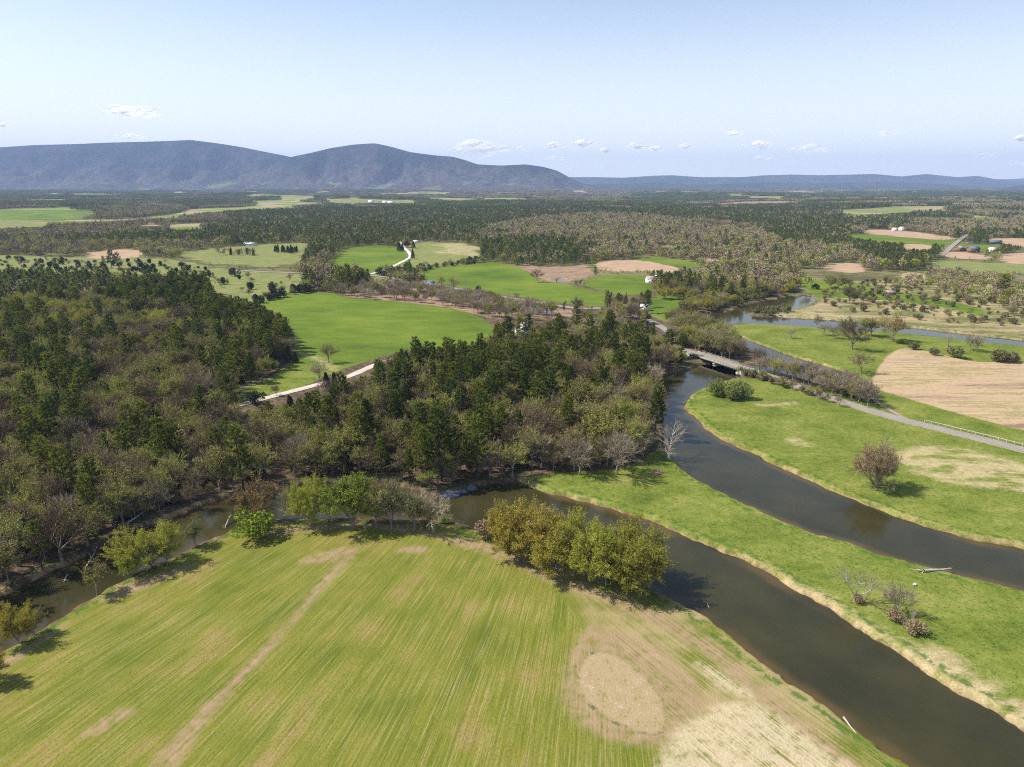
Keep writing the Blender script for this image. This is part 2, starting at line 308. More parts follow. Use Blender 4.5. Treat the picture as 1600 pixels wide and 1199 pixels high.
def ground_material():
    t = NT('land_cover'); P = t.pos()
    n_big = t.noise(P, 0.012, 4); n_mid = t.noise(P, 0.07, 4, 0.6); n_sm = t.noise(P, 0.45, 4, 0.65); n_fine = t.noise(P, 2.2, 2, 0.7)
    edge = t.math('ADD', t.math('MULTIPLY', t.math('SUBTRACT', n_sm, 0.5), 2.4), t.math('MULTIPLY', t.math('SUBTRACT', n_mid, 0.5), 3.2))
    sepg = t.n('ShaderNodeSeparateXYZ'); t.l(P, sepg.inputs[0]); farz = t.step(sepg.outputs[1], 450.0, 800.0)
    edge = t.math('ADD', edge, t.math('MULTIPLY', t.math('MULTIPLY', t.math('SUBTRACT', t.noise(P, 0.018, 3, .6), 0.5), 16.0), farz))
    def mask(name, w=0.7, k=1.0, off=0.0):
        return t.step(t.math('ADD', t.attr(name), t.math('MULTIPLY_ADD', edge, k, off)), -w, w)
    # leaf litter of the woods
    c = t.ramp(t.math('ADD', t.math('MULTIPLY', n_sm, 0.6), t.math('MULTIPLY', n_mid, 0.4)), [(0.3, (0.04,0.03,0.02)), (0.46, (0.08,0.06,0.038)), (0.6, (0.16,0.11,0.075)), (0.72, (0.10,0.12,0.04))])
    c = t.mix(t.math('MULTIPLY', t.step(n_big, 0.5, 0.62), t.step(t.noise(P, 0.004, 3), 0.45, 0.6)), c, (0.17, 0.19, 0.07))
    c = t.mix(t.math('MULTIPLY', farz, 0.85), c, t.ramp(t.math('ADD', t.math('MULTIPLY', n_mid, 0.5), t.math('MULTIPLY', n_big, 0.5)), [(0.36, (0.06,0.065,0.03)), (0.48, (0.12,0.125,0.045)), (0.55, (0.19,0.16,0.085)), (0.64, (0.15,0.19,0.05))]))
    nf = t.noise(P, 0.0035, 2, 0.5); cf = t.mix(t.step(nf, 0.47, 0.5), (0.15, 0.20, 0.04), (0.30, 0.24, 0.14)); cf = t.mix(t.step(nf, 0.56, 0.59), cf, (0.13, 0.19, 0.03))
    c = t.mix(t.attr('clear'), c, cf)
    # pasture
    cp = t.ramp(t.math('ADD', t.math('MULTIPLY', n_mid, 0.5), t.math('MULTIPLY', n_sm, 0.5)), [(0.3, (0.10,0.13,0.04)), (0.5, (0.17,0.19,0.06)), (0.68, (0.27,0.23,0.11))])
    c = t.mix(mask('pasture'), c, cp)
    # scrubland
    scv = t.math('ADD', t.math('MULTIPLY', t.noise(P, 0.05, 5, 0.65, (0.45, 1, 1), 0.25), 0.7), t.math('MULTIPLY', n_sm, 0.3))
    cs = t.ramp(scv, [(0.32, (0.06,0.06,0.03)), (0.43, (0.12,0.13,0.045)), (0.5, (0.20,0.18,0.08)), (0.58, (0.33,0.25,0.15)), (0.68, (0.36,0.25,0.18))])
    c = t.mix(mask('scrub'), c, cs)
    cm = t.ramp(t.math('ADD', t.math('MULTIPLY', n_mid, 0.6), t.math('MULTIPLY', n_sm, 0.4)), [(0.32, (0.10,0.09,0.05)), (0.5, (0.25,0.17,0.115)), (0.68, (0.33,0.24,0.16))])
    c = t.mix(mask('marsh'), c, cm)
    # meadow
    st = t.noise(P, 0.10, 4, 0.62, (0.4, 1.0, 1), 0.5)
    v = t.math('ADD', t.math('MULTIPLY', n_mid, 0.35), t.math('ADD', t.math('MULTIPLY', n_sm, 0.33), t.math('MULTIPLY', st, 0.32)))
    cg = t.ramp(v, [(0.34, (0.055,0.085,0.012)), (0.43, (0.095,0.130,0.018)), (0.52, (0.145,0.175,0.030)), (0.60, (0.205,0.21,0.055)), (0.70, (0.33,0.28,0.13))])
    cg2 = t.ramp(t.math('ADD', t.math('MULTIPLY', n_big, 0.6), t.math('MULTIPLY', st, 0.4)), [(0.36, (0.062,0.105,0.012)), (0.46, (0.090,0.142,0.014)), (0.54, (0.118,0.172,0.018)), (0.64, (0.16,0.195,0.026))])
    lush = t.attr('lush')
    cg = t.mix(lush, cg, cg2)
    cg = t.mix(t.math('MULTIPLY', t.step(n_fine, 0.5, 0.72), 0.4), cg, (0.29, 0.27, 0.10))
    cg = t.mix(t.math('MULTIPLY', t.step(t.noise(P, 1.1, 3, 0.7), 0.48, 0.34), 0.6), cg, (0.035, 0.06, 0.010))
    c = t.mix(mask('meadow', 0.4, 0.5), c, cg)
    # dry straw
    sw = t.ramp(t.math('ADD', t.math('MULTIPLY', n_sm, 0.5), t.math('MULTIPLY', n_fine, 0.5)), [(0.3, (0.17,0.16,0.06)), (0.45, (0.33,0.27,0.14)), (0.6, (0.47,0.37,0.23)), (0.75, (0.55,0.46,0.32))])
    stm = t.math('MULTIPLY', mask('straw', 2.5, 1.6), t.step(t.noise(P, 0.16, 5, 0.65, (0.5, 1.2, 1), 0.4), 0.36, 0.56))
    c = t.mix(t.math('MULTIPLY', stm, 0.85), c, sw)
    # bare ploughed soil
    so = t.ramp(t.math('ADD', t.math('MULTIPLY', n_mid, 0.6), t.math('MULTIPLY', n_sm, 0.4)), [(0.32, (0.27,0.18,0.12)), (0.5, (0.36,0.25,0.165)), (0.68, (0.43,0.32,0.21))])
    c = t.mix(mask('soil', 0.6, 0.6), c, so)
    # tilled field: long bands roughly across the view
    tb = t.noise(P, 0.075, 5, 0.65, (0.13, 1.0, 1), math.radians(30))
    tl = t.ramp(t.math('ADD', t.math('MULTIPLY', tb, 0.8), t.math('MULTIPLY', n_sm, 0.2)), [(0.36, (0.20,0.135,0.09)), (0.43, (0.33,0.235,0.15)), (0.50, (0.41,0.30,0.19)), (0.54, (0.25,0.205,0.095)), (0.6, (0.38,0.29,0.175)), (0.68, (0.47,0.36,0.24))])
    c = t.mix(mask('stubble', 0.5, 0.3), c, tl)
    # crop with sown rows: rows fan slightly around a far point
    sep = t.n('ShaderNodeSeparateXYZ'); t.l(P, sep.inputs[0])
    dx = t.math('SUBTRACT', sep.outputs[0], 50.0); dy = t.math('SUBTRACT', sep.outputs[1], 400.0)
    ang = t.math('MULTIPLY', t.math('ARCTAN2', dx, t.math('MULTIPLY', dy, -1.0)), 300.0)
    rad = t.math('SQRT', t.math('ADD', t.math('MULTIPLY', dx, dx), t.math('MULTIPLY', dy, dy)))
    a2 = math.radians(122)
    u2 = t.math('ADD', t.math('MULTIPLY', sep.outputs[0], math.sin(a2)), t.math('MULTIPLY', sep.outputs[1], -math.cos(a2)))
    w2 = t.math('ADD', t.math('MULTIPLY', sep.outputs[0], math.cos(a2)), t.math('MULTIPLY', sep.outputs[1], math.sin(a2)))
    side = t.step(t.attr('cropr'), -3, 3)
    def lerp(a, b): return t.math('ADD', t.math('MULTIPLY', a, t.math('SUBTRACT', 1.0, side)), t.math('MULTIPLY', b, side))
    uu = lerp(ang, u2); ww = lerp(rad, w2)
    cmb = t.n('ShaderNodeCombineXYZ'); t.l(uu, cmb.inputs[0]); t.l(t.math('MULTIPLY', ww, 0.018), cmb.inputs[1])
    rowv = cmb.outputs[0]
    r1 = t.noise(rowv, 0.22, 5, 0.7); r2 = t.noise(rowv, 1.7, 4, 0.8); r3 = t.noise(rowv, 4.0, 2, 0.6)
    cr = t.ramp(t.math('ADD', t.math('MULTIPLY', r1, 0.45), t.math('MULTIPLY', n_mid, 0.55)), [(0.34, (0.085,0.115,0.013)), (0.45, (0.128,0.148,0.018)), (0.54, (0.168,0.168,0.026)), (0.62, (0.235,0.178,0.06)), (0.72, (0.28,0.21,0.10))])
    cr = t.mix(t.math('MULTIPLY', t.step(r2, 0.51, 0.72), 0.62), cr, (0.32, 0.24, 0.11))
    cr = t.mix(t.math('MULTIPLY', t.step(r2, 0.48, 0.33), 0.55), cr, (0.07, 0.085, 0.016))
    cr = t.mix(t.math('MULTIPLY', t.step(r3, 0.50, 0.68), 0.42), cr, (0.36, 0.29, 0.14))
    cr = t.mix(t.math('MULTIPLY', t.step(r3, 0.46, 0.32), 0.38), cr, (0.06, 0.08, 0.014))
    cr = t.mix(t.math('MULTIPLY', t.step(n_fine, 0.5, 0.34), 0.5), cr, (0.07, 0.09, 0.018))
    cr = t.mix(t.math('MULTIPLY', t.math('MULTIPLY', side, 0.65), t.step(t.math('ADD', n_mid, t.math('MULTIPLY', r2, 0.6)), 0.68, 0.95)), cr, (0.36, 0.27, 0.16))
    c = t.mix(mask('crop', 0.35, 0.35), c, cr)
    ct = t.ramp(t.math('ADD', t.math('MULTIPLY', n_sm, 0.4), t.math('MULTIPLY', r2, 0.6)), [(0.3, (0.15,0.12,0.05)), (0.45, (0.25,0.18,0.10)), (0.6, (0.31,0.225,0.135)), (0.75, (0.40,0.31,0.20))])
    c = t.mix(t.math('MULTIPLY', mask('tan', 1.6, 0.8), t.math('MULTIPLY', t.step(t.math('ADD', n_sm, t.math('MULTIPLY', r2, 0.6)), 0.52, 0.86), 0.92)), c, ct)
    cb = t.ramp(t.math('ADD', t.math('MULTIPLY', n_fine, 0.5), t.math('MULTIPLY', r3, 0.5)), [(0.32, (0.28,0.24,0.11)), (0.42, (0.40,0.33,0.21)), (0.6, (0.50,0.42,0.29)), (0.75, (0.56,0.49,0.36))])
    c = t.mix(t.math('MULTIPLY', mask('stub', 1.6, 1.2), t.math('MULTIPLY', t.step(t.math('ADD', n_sm, r2), 0.75, 1.05), 0.8)), c, cb)
    ce = t.ramp(t.math('ADD', t.math('MULTIPLY', n_sm, 0.45), t.math('MULTIPLY', n_fine, 0.55)), [(0.34, (0.12,0.13,0.035)), (0.43, (0.30,0.24,0.12)), (0.55, (0.32,0.235,0.15)), (0.62, (0.40,0.31,0.21)), (0.74, (0.56,0.47,0.34))])
    c = t.mix(t.math('MULTIPLY', mask('ell', 0.5, 0.5), 0.9), c, ce)
    el = t.attr('ell'); ring = t.math('MULTIPLY', t.step(t.math('ABSOLUTE', t.math('MULTIPLY_ADD', edge, 0.2, t.math('ADD', el, 0.1))), 0.75, 0.2), t.step(t.math('ADD', t.math('MULTIPLY', n_sm, .6), t.math('MULTIPLY', n_mid, .4)), 0.50, 0.58))
    c = t.mix(t.math('MULTIPLY', ring, 0.8), c, (0.05, 0.085, 0.018))
    # river margins: straw and grass on the shoulder, sandy mud on the open cut, dark mud under water
    rv = t.attr('riv'); rj = t.math('ADD', rv, t.math('MULTIPLY', edge, 0.6))
    opn = t.attr('open')
    mstraw = t.math('MULTIPLY', t.step(t.noise(P, 0.045, 3, .6), .42, .60), t.math('MULTIPLY', t.step(rj, 4.2, 1.4), t.step(t.math('ADD', t.math('MULTIPLY', n_sm, .5), t.math('MULTIPLY', n_mid, .5)), 0.44, 0.58)), opn)
    c = t.mix(t.math('MULTIPLY', mstraw, 0.75), c, t.mix(1.0, sw, (0.82, 0.74, 0.66), 'MULTIPLY'))
    c = t.mix(t.math('MULTIPLY', t.math('MULTIPLY', t.math('MULTIPLY', t.step(rj, 4.8, 3.8), t.step(rj, 2.2, 3.2)), t.step(n_sm, 0.56, 0.44)), 0.8), c, (0.05, 0.11, 0.018))
    sand = t.ramp(n_sm, [(0.3, (0.10,0.07,0.04)), (0.5, (0.24,0.165,0.10)), (0.7, (0.36,0.26,0.165))])
    sand = t.mix(opn, (0.07, 0.05, 0.033), sand)  # mud of wooded banks coloured darker, standing in for the shade there
    c = t.mix(t.step(t.math('ADD', rv, t.math('MULTIPLY', edge, 0.45)), 1.35, 0.7), c, sand)
    c = t.mix(t.step(rv, 0.5, 0.1), c, (0.075, 0.055, 0.03))
    t.l(c, t.b.inputs['Base Color'])
    bp = t.n('ShaderNodeBump'); bp.inputs['Strength'].default_value = 0.6; bp.inputs['Distance'].default_value = 0.5
    t.l(t.math('ADD', t.math('MULTIPLY', n_sm, 0.5), t.math('MULTIPLY', n_fine, 0.35)), bp.inputs['Height']); t.l(bp.outputs[0], t.b.inputs['Normal'])
    t.b.inputs['Roughness'].default_value = 1; t.b.inputs['Specular IOR Level'].default_value = 0.05
    return t.m
M_GROUND = ground_material()

def build_ground():
    rows = np.concatenate([np.arange(1330, 900, -2.0), np.arange(900, 480, -1.45), np.arange(480, 330, -1.1), np.arange(330, 300, -0.7), np.arange(300, 289.6, -0.4)])
    rr = np.array([U(800, p)[1] for p in rows])
    rr = np.concatenate([[2, 20, 45, 65], rr, [43000, 60000]])
    az = np.radians(np.concatenate([np.arange(-180, -56, 4.0), np.arange(-54, 54, 0.125), np.arange(56, 180, 4.0)]))
    nr, na = len(rr), len(az)
    A, R = np.meshgrid(az, rr)
    Rm = R / np.maximum(np.cos(np.clip(A, -0.9, 0.9)), 0.6)      # rows stay straight across the view
    X = (Rm * np.sin(A)).ravel(); Y = (Rm * np.cos(A)).ravel()
    Z = land(X, Y)
    fan = Y > 60
    riv = np.full(X.shape, 99.0, np.float32)
    for nme, P in WATER:
        s = -sdf(P, X, Y, 99.0); riv = np.minimum(riv, s)
    # wobbly banks
    D = np.hypot(X, Y); wob = (fbm(X / 3.2, Y / 3.2, 21, 3) - 0.5) * 2.6
    rw = riv + wob * sstep(40, 8, np.abs(riv)) * 0.8
    cut = sstep(2.1, -0.2, rw)
    Z = Z * sstep(-2, 12, riv) * 1.0 + np.where(riv < 12, 0, 0)
    Z = Z - cut * 1.9
    Z = np.where(D > 30000, Z - 40, Z)
    att = {}
    scl = np.maximum(1.0, D / 230.0)
    kinds = ['pasture', 'scrub', 'marsh', 'meadow', 'soil', 'stubble', 'crop']
    for k in kinds: att[k] = np.full(X.shape, -60.0, np.float32)
    for k, P, n, l in FIELDS: att[k] = np.maximum(att[k], sdf(P, X, Y, 60.0))
    for k, Ps in EXTRA.items():
        att[k] = np.full(X.shape, -60.0, np.float32)
        for P in Ps: att[k] = np.maximum(att[k], sdf(P, X, Y, 60.0))
    openm = sstep(-1, 3, np.maximum.reduce([att[k] for k in kinds]))
    for k in list(att): att[k] = att[k] / scl
    att['riv'] = rw; att['clear'] = clearing(X, Y) * sstep(.3, .5, Y / (np.abs(X) + Y + 1) + .1)
    att['open'] = openm
    att['lush'] = np.clip(sstep(330, 360, Y) * (1 - sstep(60, 100, X)) + sstep(460, 520, Y), 0, 1)
    att['cropr'] = (X - (26 + (Y - 95) * -0.28))
    idx = np.arange(nr * na).reshape(nr, na)
    q = np.stack([idx[:-1, :-1], idx[:-1, 1:], idx[1:, 1:], idx[1:, :-1]], -1).reshape(-1, 4)
    qw = np.stack([idx[:-1, -1], idx[:-1, 0], idx[1:, 0], idx[1:, -1]], -1)
    q = np.concatenate([q, qw]); q = q[:, ::-1]
    cx = X[q].mean(1); cy = Y[q].mean(1)
    owner = np.zeros(len(q), int)
    for i, (k, P, n, l) in enumerate(FIELDS):
        b = (cx > P[:, 0].min()) & (cx < P[:, 0].max()) & (cy > P[:, 1].min()) & (cy < P[:, 1].max())
        ii = np.where(b)[0]; ins = inside(P, cx[ii], cy[ii]); owner[ii[ins]] = i + 1
    V = np.stack([X, Y, Z], -1)
    def part(sel, name, **kw):
        f = q[sel]; u, inv = np.unique(f, return_inverse=True); f = inv.reshape(-1, 4)
        me = mesh_np(name, V[u], None, f)
        for k, a in att.items():
            at = me.attributes.new(k, 'FLOAT', 'POINT'); at.data.foreach_set('value', a[u].astype(np.float32))
        me.polygons.foreach_set('use_smooth', np.ones(len(f), bool))
        me.materials.append(M_GROUND); o = obj(name, me); tag(o, kind='structure', **kw); return o
    part(owner == 0, 'ground')
    for i, (k, P, n, l) in enumerate(FIELDS):
        if (owner == i + 1).any(): part(owner == i + 1, n, label=l)
    # water sheets
    t = NT('river_water'); b = t.b
    P_ = t.pos(); dep = t.attr('riv')
    cw = t.ramp(t.noise(P_, 0.05, 3), [(0.35, (0.027,0.026,0.011)), (0.65, (0.042,0.038,0.014))])
    cw = t.mix(t.math('MULTIPLY', t.step(dep, -3.0, -0.1), t.step(t.noise(P_, 0.03, 3), .4, .6)), cw, (0.08, 0.055, 0.02))
    t.l(cw, b.inputs['Base Color']); b.inputs['Roughness'].default_value = 0.08; b.inputs['IOR'].default_value = 1.33; b.inputs['Specular IOR Level'].default_value = 0.42
    bp = t.n('ShaderNodeBump'); bp.inputs['Strength'].default_value = 0.25; bp.inputs['Distance'].default_value = 0.08
    t.l(t.noise(P_, 0.6, 4, 0.6), bp.inputs['Height']); t.l(bp.outputs[0], b.inputs['Normal'])
    for nme, P in WATER:
        s = sdf(P, cx, cy, 99); sel = np.where((s > -3.5))[0]
        if not len(sel): continue
        f = q[sel]; u, inv = np.unique(f, return_inverse=True)
        VV = V[u].copy(); VV[:, 2] = WZ if nme == 'river' else -0.55
        me = mesh_np('water', VV, None, inv.reshape(-1, 4)); me.materials.append(t.m)
        at = me.attributes.new('riv', 'FLOAT', 'POINT'); at.data.foreach_set('value', rw[u].astype(np.float32))
        tag(obj(nme, me), kind='structure')
build_ground()

# ------------------------------------------------------------------ roads
def road_mat(kind):
    t = NT(kind + '_surface'); P = t.pos(); n = t.noise(P, 0.8, 4, 0.6); n2 = t.noise(P, 0.12, 3)
    v = t.math('ADD', t.math('MULTIPLY', n, 0.6), t.math('MULTIPLY', n2, 0.4))
    cols = {'road': ((0.19,0.17,0.155), (0.27,0.25,0.225)), 'dirt_road': ((0.36,0.30,0.25), (0.58,0.52,0.46)), 'driveway': ((0.5,0.47,0.42), (0.62,0.59,0.53)), 'track': ((0.2,0.15,0.11), (0.33,0.26,0.19))}[kind]
    c = t.ramp(v, [(0.35, cols[0]), (0.65, cols[1])])
    if kind == 'road':
        o = t.attr('off'); c = t.mix(t.math('MULTIPLY', t.step(t.math('ABSOLUTE', o), 0.22, 0.1), 0.5), c, (0.5, 0.42, 0.15))
        c = t.mix(t.math('MULTIPLY', t.step(t.math('ABSOLUTE', t.math('SUBTRACT', t.math('ABSOLUTE', o), 1.5)), 0.5, 0.1), 0.35), c, (0.33, 0.3, 0.28))
        c = t.mix(t.step(t.math('ADD', t.math('ABSOLUTE', o), n), 3.3, 3.7), c, (0.33, 0.27, 0.18))
    t.l(c, t.b.inputs['Base Color']); return t.m
RM = {}
for nme, wdt, P, lab, _z in ROADS:
    # resample
    d = np.concatenate([[0], np.cumsum(np.hypot(*np.diff(P, axis=0).T))]); s = np.arange(0, d[-1], 2.5 if d[-1] < 1500 else 5)
    x = np.interp(s, d, P[:, 0]); y = np.interp(s, d, P[:, 1])
    tx = np.gradient(x); ty = np.gradient(y); L = np.hypot(tx, ty); nx, ny = -ty / L, tx / L
    offs = np.array([-0.5, -0.3, 0, 0.3, 0.5]) * wdt
    wj = 1 + (vnoise(s / 6.0, s * 0, 5) - 0.5) * 0.25 * (nme != 'road')
    XX = x[:, None] + nx[:, None] * offs * wj[:, None]; YY = y[:, None] + ny[:, None] * offs * wj[:, None]
    dr = np.hypot(XX, YY)
    ZZ = land(XX.ravel(), YY.ravel()).reshape(XX.shape)
    ZZ = ZZ.max(1, keepdims=True) + 0.12 + dr * 0.0003 + np.array([-0.02, 0.03, 0.06, 0.03, -0.02])
    riv = np.full(XX.size, 99.0)
    for _, RP in WATER[:3]: riv = np.minimum(riv, -sdf(RP, XX.ravel(), YY.ravel(), 99))
    if nme == 'road':
        riv = riv.reshape(XX.shape).min(1, keepdims=True)
        cl = np.hypot(XX[:, 2] - U(1125, 567)[0], YY[:, 2] - U(1125, 567)[1])[:, None]
        ZZ = np.maximum(ZZ, ZZ * 0 + 0.12 + 1.3 * sstep(60, 18, cl) * 1.0)
    m = len(s); I = np.arange(m * 5).reshape(m, 5)
    q = np.stack([I[:-1, :-1], I[1:, :-1], I[1:, 1:], I[:-1, 1:]], -1).reshape(-1, 4)
    V = np.stack([XX, YY, ZZ], -1).reshape(-1, 3)
    # embankment skirts
    Ls = V[0::5].copy(); Rs = V[4::5].copy()
    L2 = Ls.copy(); L2[:, :2] -= np.stack([nx, ny], -1) * 1.2; L2[:, 2] -= 1.6; R2_ = Rs.copy(); R2_[:, :2] += np.stack([nx, ny], -1) * 1.2; R2_[:, 2] -= 1.6
    me = mesh_np(nme, V, None, q)
    at = me.attributes.new('off', 'FLOAT', 'POINT'); at.data.foreach_set('value', np.tile(offs, m).astype(np.float32))
    if nme not in RM: RM[nme] = road_mat(nme)
    me.materials.append(RM[nme]); tag(obj(nme, me), label=lab, kind='structure')
    if nme == 'road' and wdt == 6.6:
        far_from = cl.ravel() > 17
        sk = np.stack([Ls, L2, Rs, R2_], 1).reshape(-1, 3); J = np.arange(m * 4).reshape(m, 4); ok = np.where(far_from[:-1] & far_from[1:])[0]
        qq = np.concatenate([np.stack([J[ok, 0], J[ok, 1], J[ok + 1, 1], J[ok + 1, 0]], -1), np.stack([J[ok, 3], J[ok, 2], J[ok + 1, 2], J[ok + 1, 3]], -1)])
        t = NT('road_bank'); t.l(t.ramp(t.noise(t.pos(), 0.9, 3), [(0.35, (0.08,0.1,0.03)), (0.65, (0.26,0.21,0.12))]), t.b.inputs['Base Color'])
        me = mesh_np('embankment', sk, None, qq); me.materials.append(t.m); tag(obj('embankment', me), kind='structure')
        ROAD_MAIN = (x, y, nx, ny, ZZ[:, 2])

# ------------------------------------------------------------------ mountains and far hills
def hill_mat(name, stops, dark, green=0.0):
    t = NT(name); P = t.pos()
    n1 = t.noise(P, 0.0016, 7, 0.68); n2 = t.noise(P, 0.009, 6, 0.8); n3 = t.noise(P, 0.035, 3, 0.8)
    c = t.ramp(t.math('ADD', t.math('MULTIPLY', n2, 0.5), t.math('MULTIPLY', n3, 0.5)), stops)
    c = t.mix(t.math('MULTIPLY', t.step(t.math('ADD', n1, t.math('MULTIPLY', n2, 0.25)), 0.60, 0.68), 0.9), c, dark)
    if green:
        sep = t.n('ShaderNodeSeparateXYZ'); t.l(P, sep.inputs[0])
        lo_ = t.step(t.math('MULTIPLY_ADD', t.math('SUBTRACT', n1, .5), 500.0, sep.outputs[2]), 420.0, 120.0)
        c = t.mix(t.math('MULTIPLY', lo_, .75), c, t.ramp(t.math('ADD', t.math('MULTIPLY', n2, 0.5), t.math('MULTIPLY', n3, 0.5)), [(0.4, (0.03,0.03,0.03)), (0.5, (0.09,0.073,0.066)), (0.6, (0.17,0.135,0.115))]))
        low = t.step(sep.outputs[2], 150.0, 80.0)
        c = t.mix(t.math('MULTIPLY', t.math('MULTIPLY', low, t.step(t.noise(P, 0.0022, 4, 0.6), 0.56, 0.62)), green * .7), c, (0.17, 0.20, 0.09))
    t.l(c, t.b.inputs['Base Color']); t.b.inputs['Roughness'].default_value = 1
    t.b.inputs['Specular IOR Level'].default_value = 0
    bp = t.n('ShaderNodeBump'); bp.inputs['Strength'].default_value = 0.8; bp.inputs['Distance'].default_value = 35
    t.l(n2, bp.inputs['Height']); t.l(bp.outputs[0], t.b.inputs['Normal'])
    return t.m
def ridge(name, label, prof, dist, front, back, seed, mat, rough=0.12, base=0, nr=70, dx=2.0, spur=0.8):
    prof = np.array(prof, float); px = np.arange(prof[0, 0], prof[-1, 0] + 0.1, dx)
    py = np.interp(px, prof[:, 0], prof[:, 1])
    k = np.hanning(9); k /= k.sum(); py2 = np.convolve(np.pad(py, 4, 'edge'), k, 'valid')
    ty = (599.5 - py2) / F
    dirx = (px - 800) / F; diry = math.cos(PITCH) + ty * math.sin(PITCH); dirz = -math.sin(PITCH) + ty * math.cos(PITCH)
    hz = CH + dist * dirz / diry                      # ridge height where the crest stands at depth dist
    tt = np.linspace(-1, 1, nr)
    V = np.zeros((nr, len(px), 3))
    for i, t_ in enumerate(tt):
        r = dist + (front if t_ < 0 else back) * t_
        X = r * dirx / math.cos(PITCH); Y = np.full_like(X, r)
        s = 1 - abs(t_)
        w = s * s * (3 - 2 * s)
        n = np.abs(fbm(X / 620.0, Y / 1700.0, seed, 5) - .5) * 3.2; n = 1 - np.clip(n, 0, 1)
        w = w * (1 - n * spur * sstep(0, .35, 1 - s) * .85)
        V[i, :, 0] = X; V[i, :, 1] = Y; V[i, :, 2] = base + (hz - base) * np.clip(w, 0, 1.02) - 6 * (s <= 0.02)
    I = np.arange(nr * len(px)).reshape(nr, -1)
    q = np.stack([I[:-1, :-1], I[:-1, 1:], I[1:, 1:], I[1:, :-1]], -1).reshape(-1, 4)
    me = mesh_np(name, V.reshape(-1, 3), None, q); me.polygons.foreach_set('use_smooth', np.ones(len(q), bool))
    me.materials.append(mat); tag(obj(name, me), label=label, kind='structure')
mm = hill_mat('mountain_forest', [(0.36, (0.010,0.012,0.014)), (0.5, (0.032,0.030,0.034)), (0.62, (0.085,0.070,0.066))], (0.008, 0.018, 0.016), 0.9)
mf = hill_mat('far_hill_forest', [(0.3, (0.03,0.035,0.035)), (0.5, (0.055,0.055,0.05)), (0.7, (0.09,0.085,0.065))], (0.03, 0.045, 0.03))
ridge('mountain', 'long flat topped blue wooded mountain on the left', [(-700,250),(-300,238),(-100,232),(0,231),(35,233),(120,227),(190,225),(230,223),(300,221),(345,219),(380,224),(420,231),(450,238),(482,245),(520,256),(570,272),(620,292)], 11800, 3000, 2500, 31, mm)
ridge('mountain', 'pointed blue wooded mountain in the middle with a step on its right', [(380,292),(430,270),(470,250),(490,244),(510,240),(540,232),(575,226),(605,224),(630,230),(655,238),(690,243),(715,245),(735,251),(750,257),(785,259),(820,257),(845,261),(865,267),(880,276),(900,286),(925,292)], 10600, 2200, 2000, 47, mm)
ridge('hill', 'low blue far ridge along the right horizon', [(700,286),(800,282),(880,277),(920,277),(960,278),(1000,275),(1030,274),(1070,277),(1130,277),(1165,274),(1200,273),(1240,274),(1290,273),(1320,272),(1360,276),(1395,272),(1440,277),(1470,275),(1500,281),(1560,286),(1650,290)], 15500, 2600, 1800, 61, mf)
ridge('hill', 'palest ridge at the right end of the horizon', [(1350,284),(1450,281),(1520,280),(1560,277),(1600,279),(1700,280),(2000,278),(2400,284)], 19300, 1800, 1500, 71, mf)
ridge('hill', 'low wooded hill near the right edge in front of the far ridge', [(1480,297),(1520,292),(1550,287),(1580,285),(1600,284),(1680,285),(1800,290),(1900,297)], 9800, 1300, 1500, 83, mf)
ridge('hill', 'long low wooded rise left of centre in front of the far ridge', [(850,294),(930,288),(1000,286),(1080,288),(1160,285),(1240,287),(1330,284),(1400,287),(1480,292),(1540,295)], 12000, 1500, 1500, 93, mf)

# ------------------------------------------------------------------ tree materials
def bark(name, a, b):
    t = NT(name); t.l(t.ramp(t.noise(t.pos(), 1.6, 3), [(0.35, a), (0.65, b)]), t.b.inputs['Base Color']); return t.m
M_BARK = bark('bark_grey', (0.15,0.125,0.10), (0.32,0.275,0.22))
M_PBARK = bark('bark_pine', (0.05,0.04,0.035), (0.10,0.075,0.06))
M_WHITE = bark('bark_pale', (0.33,0.30,0.26), (0.48,0.44,0.39))
def leafmat(name, stops, dark=0.6, scale=0.55, trans=0.0, w=(0.55, 0.25)):
    t = NT(name); oi = t.n('ShaderNodeObjectInfo')
    n = t.noise(t.pos(), 0.02, 2); f = t.noise(t.pos(), scale, 2, 0.6)
    v = t.math('ADD', t.math('MULTIPLY', oi.outputs['Random'], w[0]), t.math('ADD', t.math('MULTIPLY', n, w[1]), t.math('MULTIPLY', f, 1 - w[0] - w[1])))
    c = t.ramp(v, stops)
    c = t.mix(t.math('MULTIPLY', t.step(f, 0.6, 0.35), 1 - dark), c, t.mix(1.0, c, (0.35, 0.35, 0.35), 'MULTIPLY'))
    t.l(c, t.b.inputs['Base Color'])
    if trans:
        tr = t.n('ShaderNodeBsdfTranslucent'); t.l(c, tr.inputs[0]); ms = t.n('ShaderNodeMixShader'); ms.inputs[0].default_value = trans
        t.l(t.b.outputs[0], ms.inputs[1]); t.l(tr.outputs[0], ms.inputs[2]); t.l(ms.outputs[0], t.t.nodes['Material Output'].inputs[0])
    return t.m
M_PINE = leafmat('needles_pine', [(0.2, (0.078,0.105,0.022)), (0.5, (0.130,0.160,0.026)), (0.8, (0.21,0.225,0.034))], 0.65, trans=0.38)
M_PINE2 = leafmat('needles_far', [(0.2, (0.085,0.115,0.034)), (0.5, (0.125,0.155,0.038)), (0.8, (0.19,0.20,0.046))], 1.0, trans=0.35)
M_CEDAR = leafmat('needles_cedar', [(0.2, (0.07,0.068,0.03)), (0.5, (0.08,0.09,0.032)), (0.8, (0.11,0.12,0.038))])
M_TWIG = leafmat('twigs_bare', [(0.18, (0.12,0.085,0.055)), (0.36, (0.19,0.14,0.085)), (0.5, (0.26,0.20,0.105)), (0.62, (0.29,0.25,0.095)), (0.78, (0.34,0.33,0.095))], 0.8, w=(0.7, 0.15))
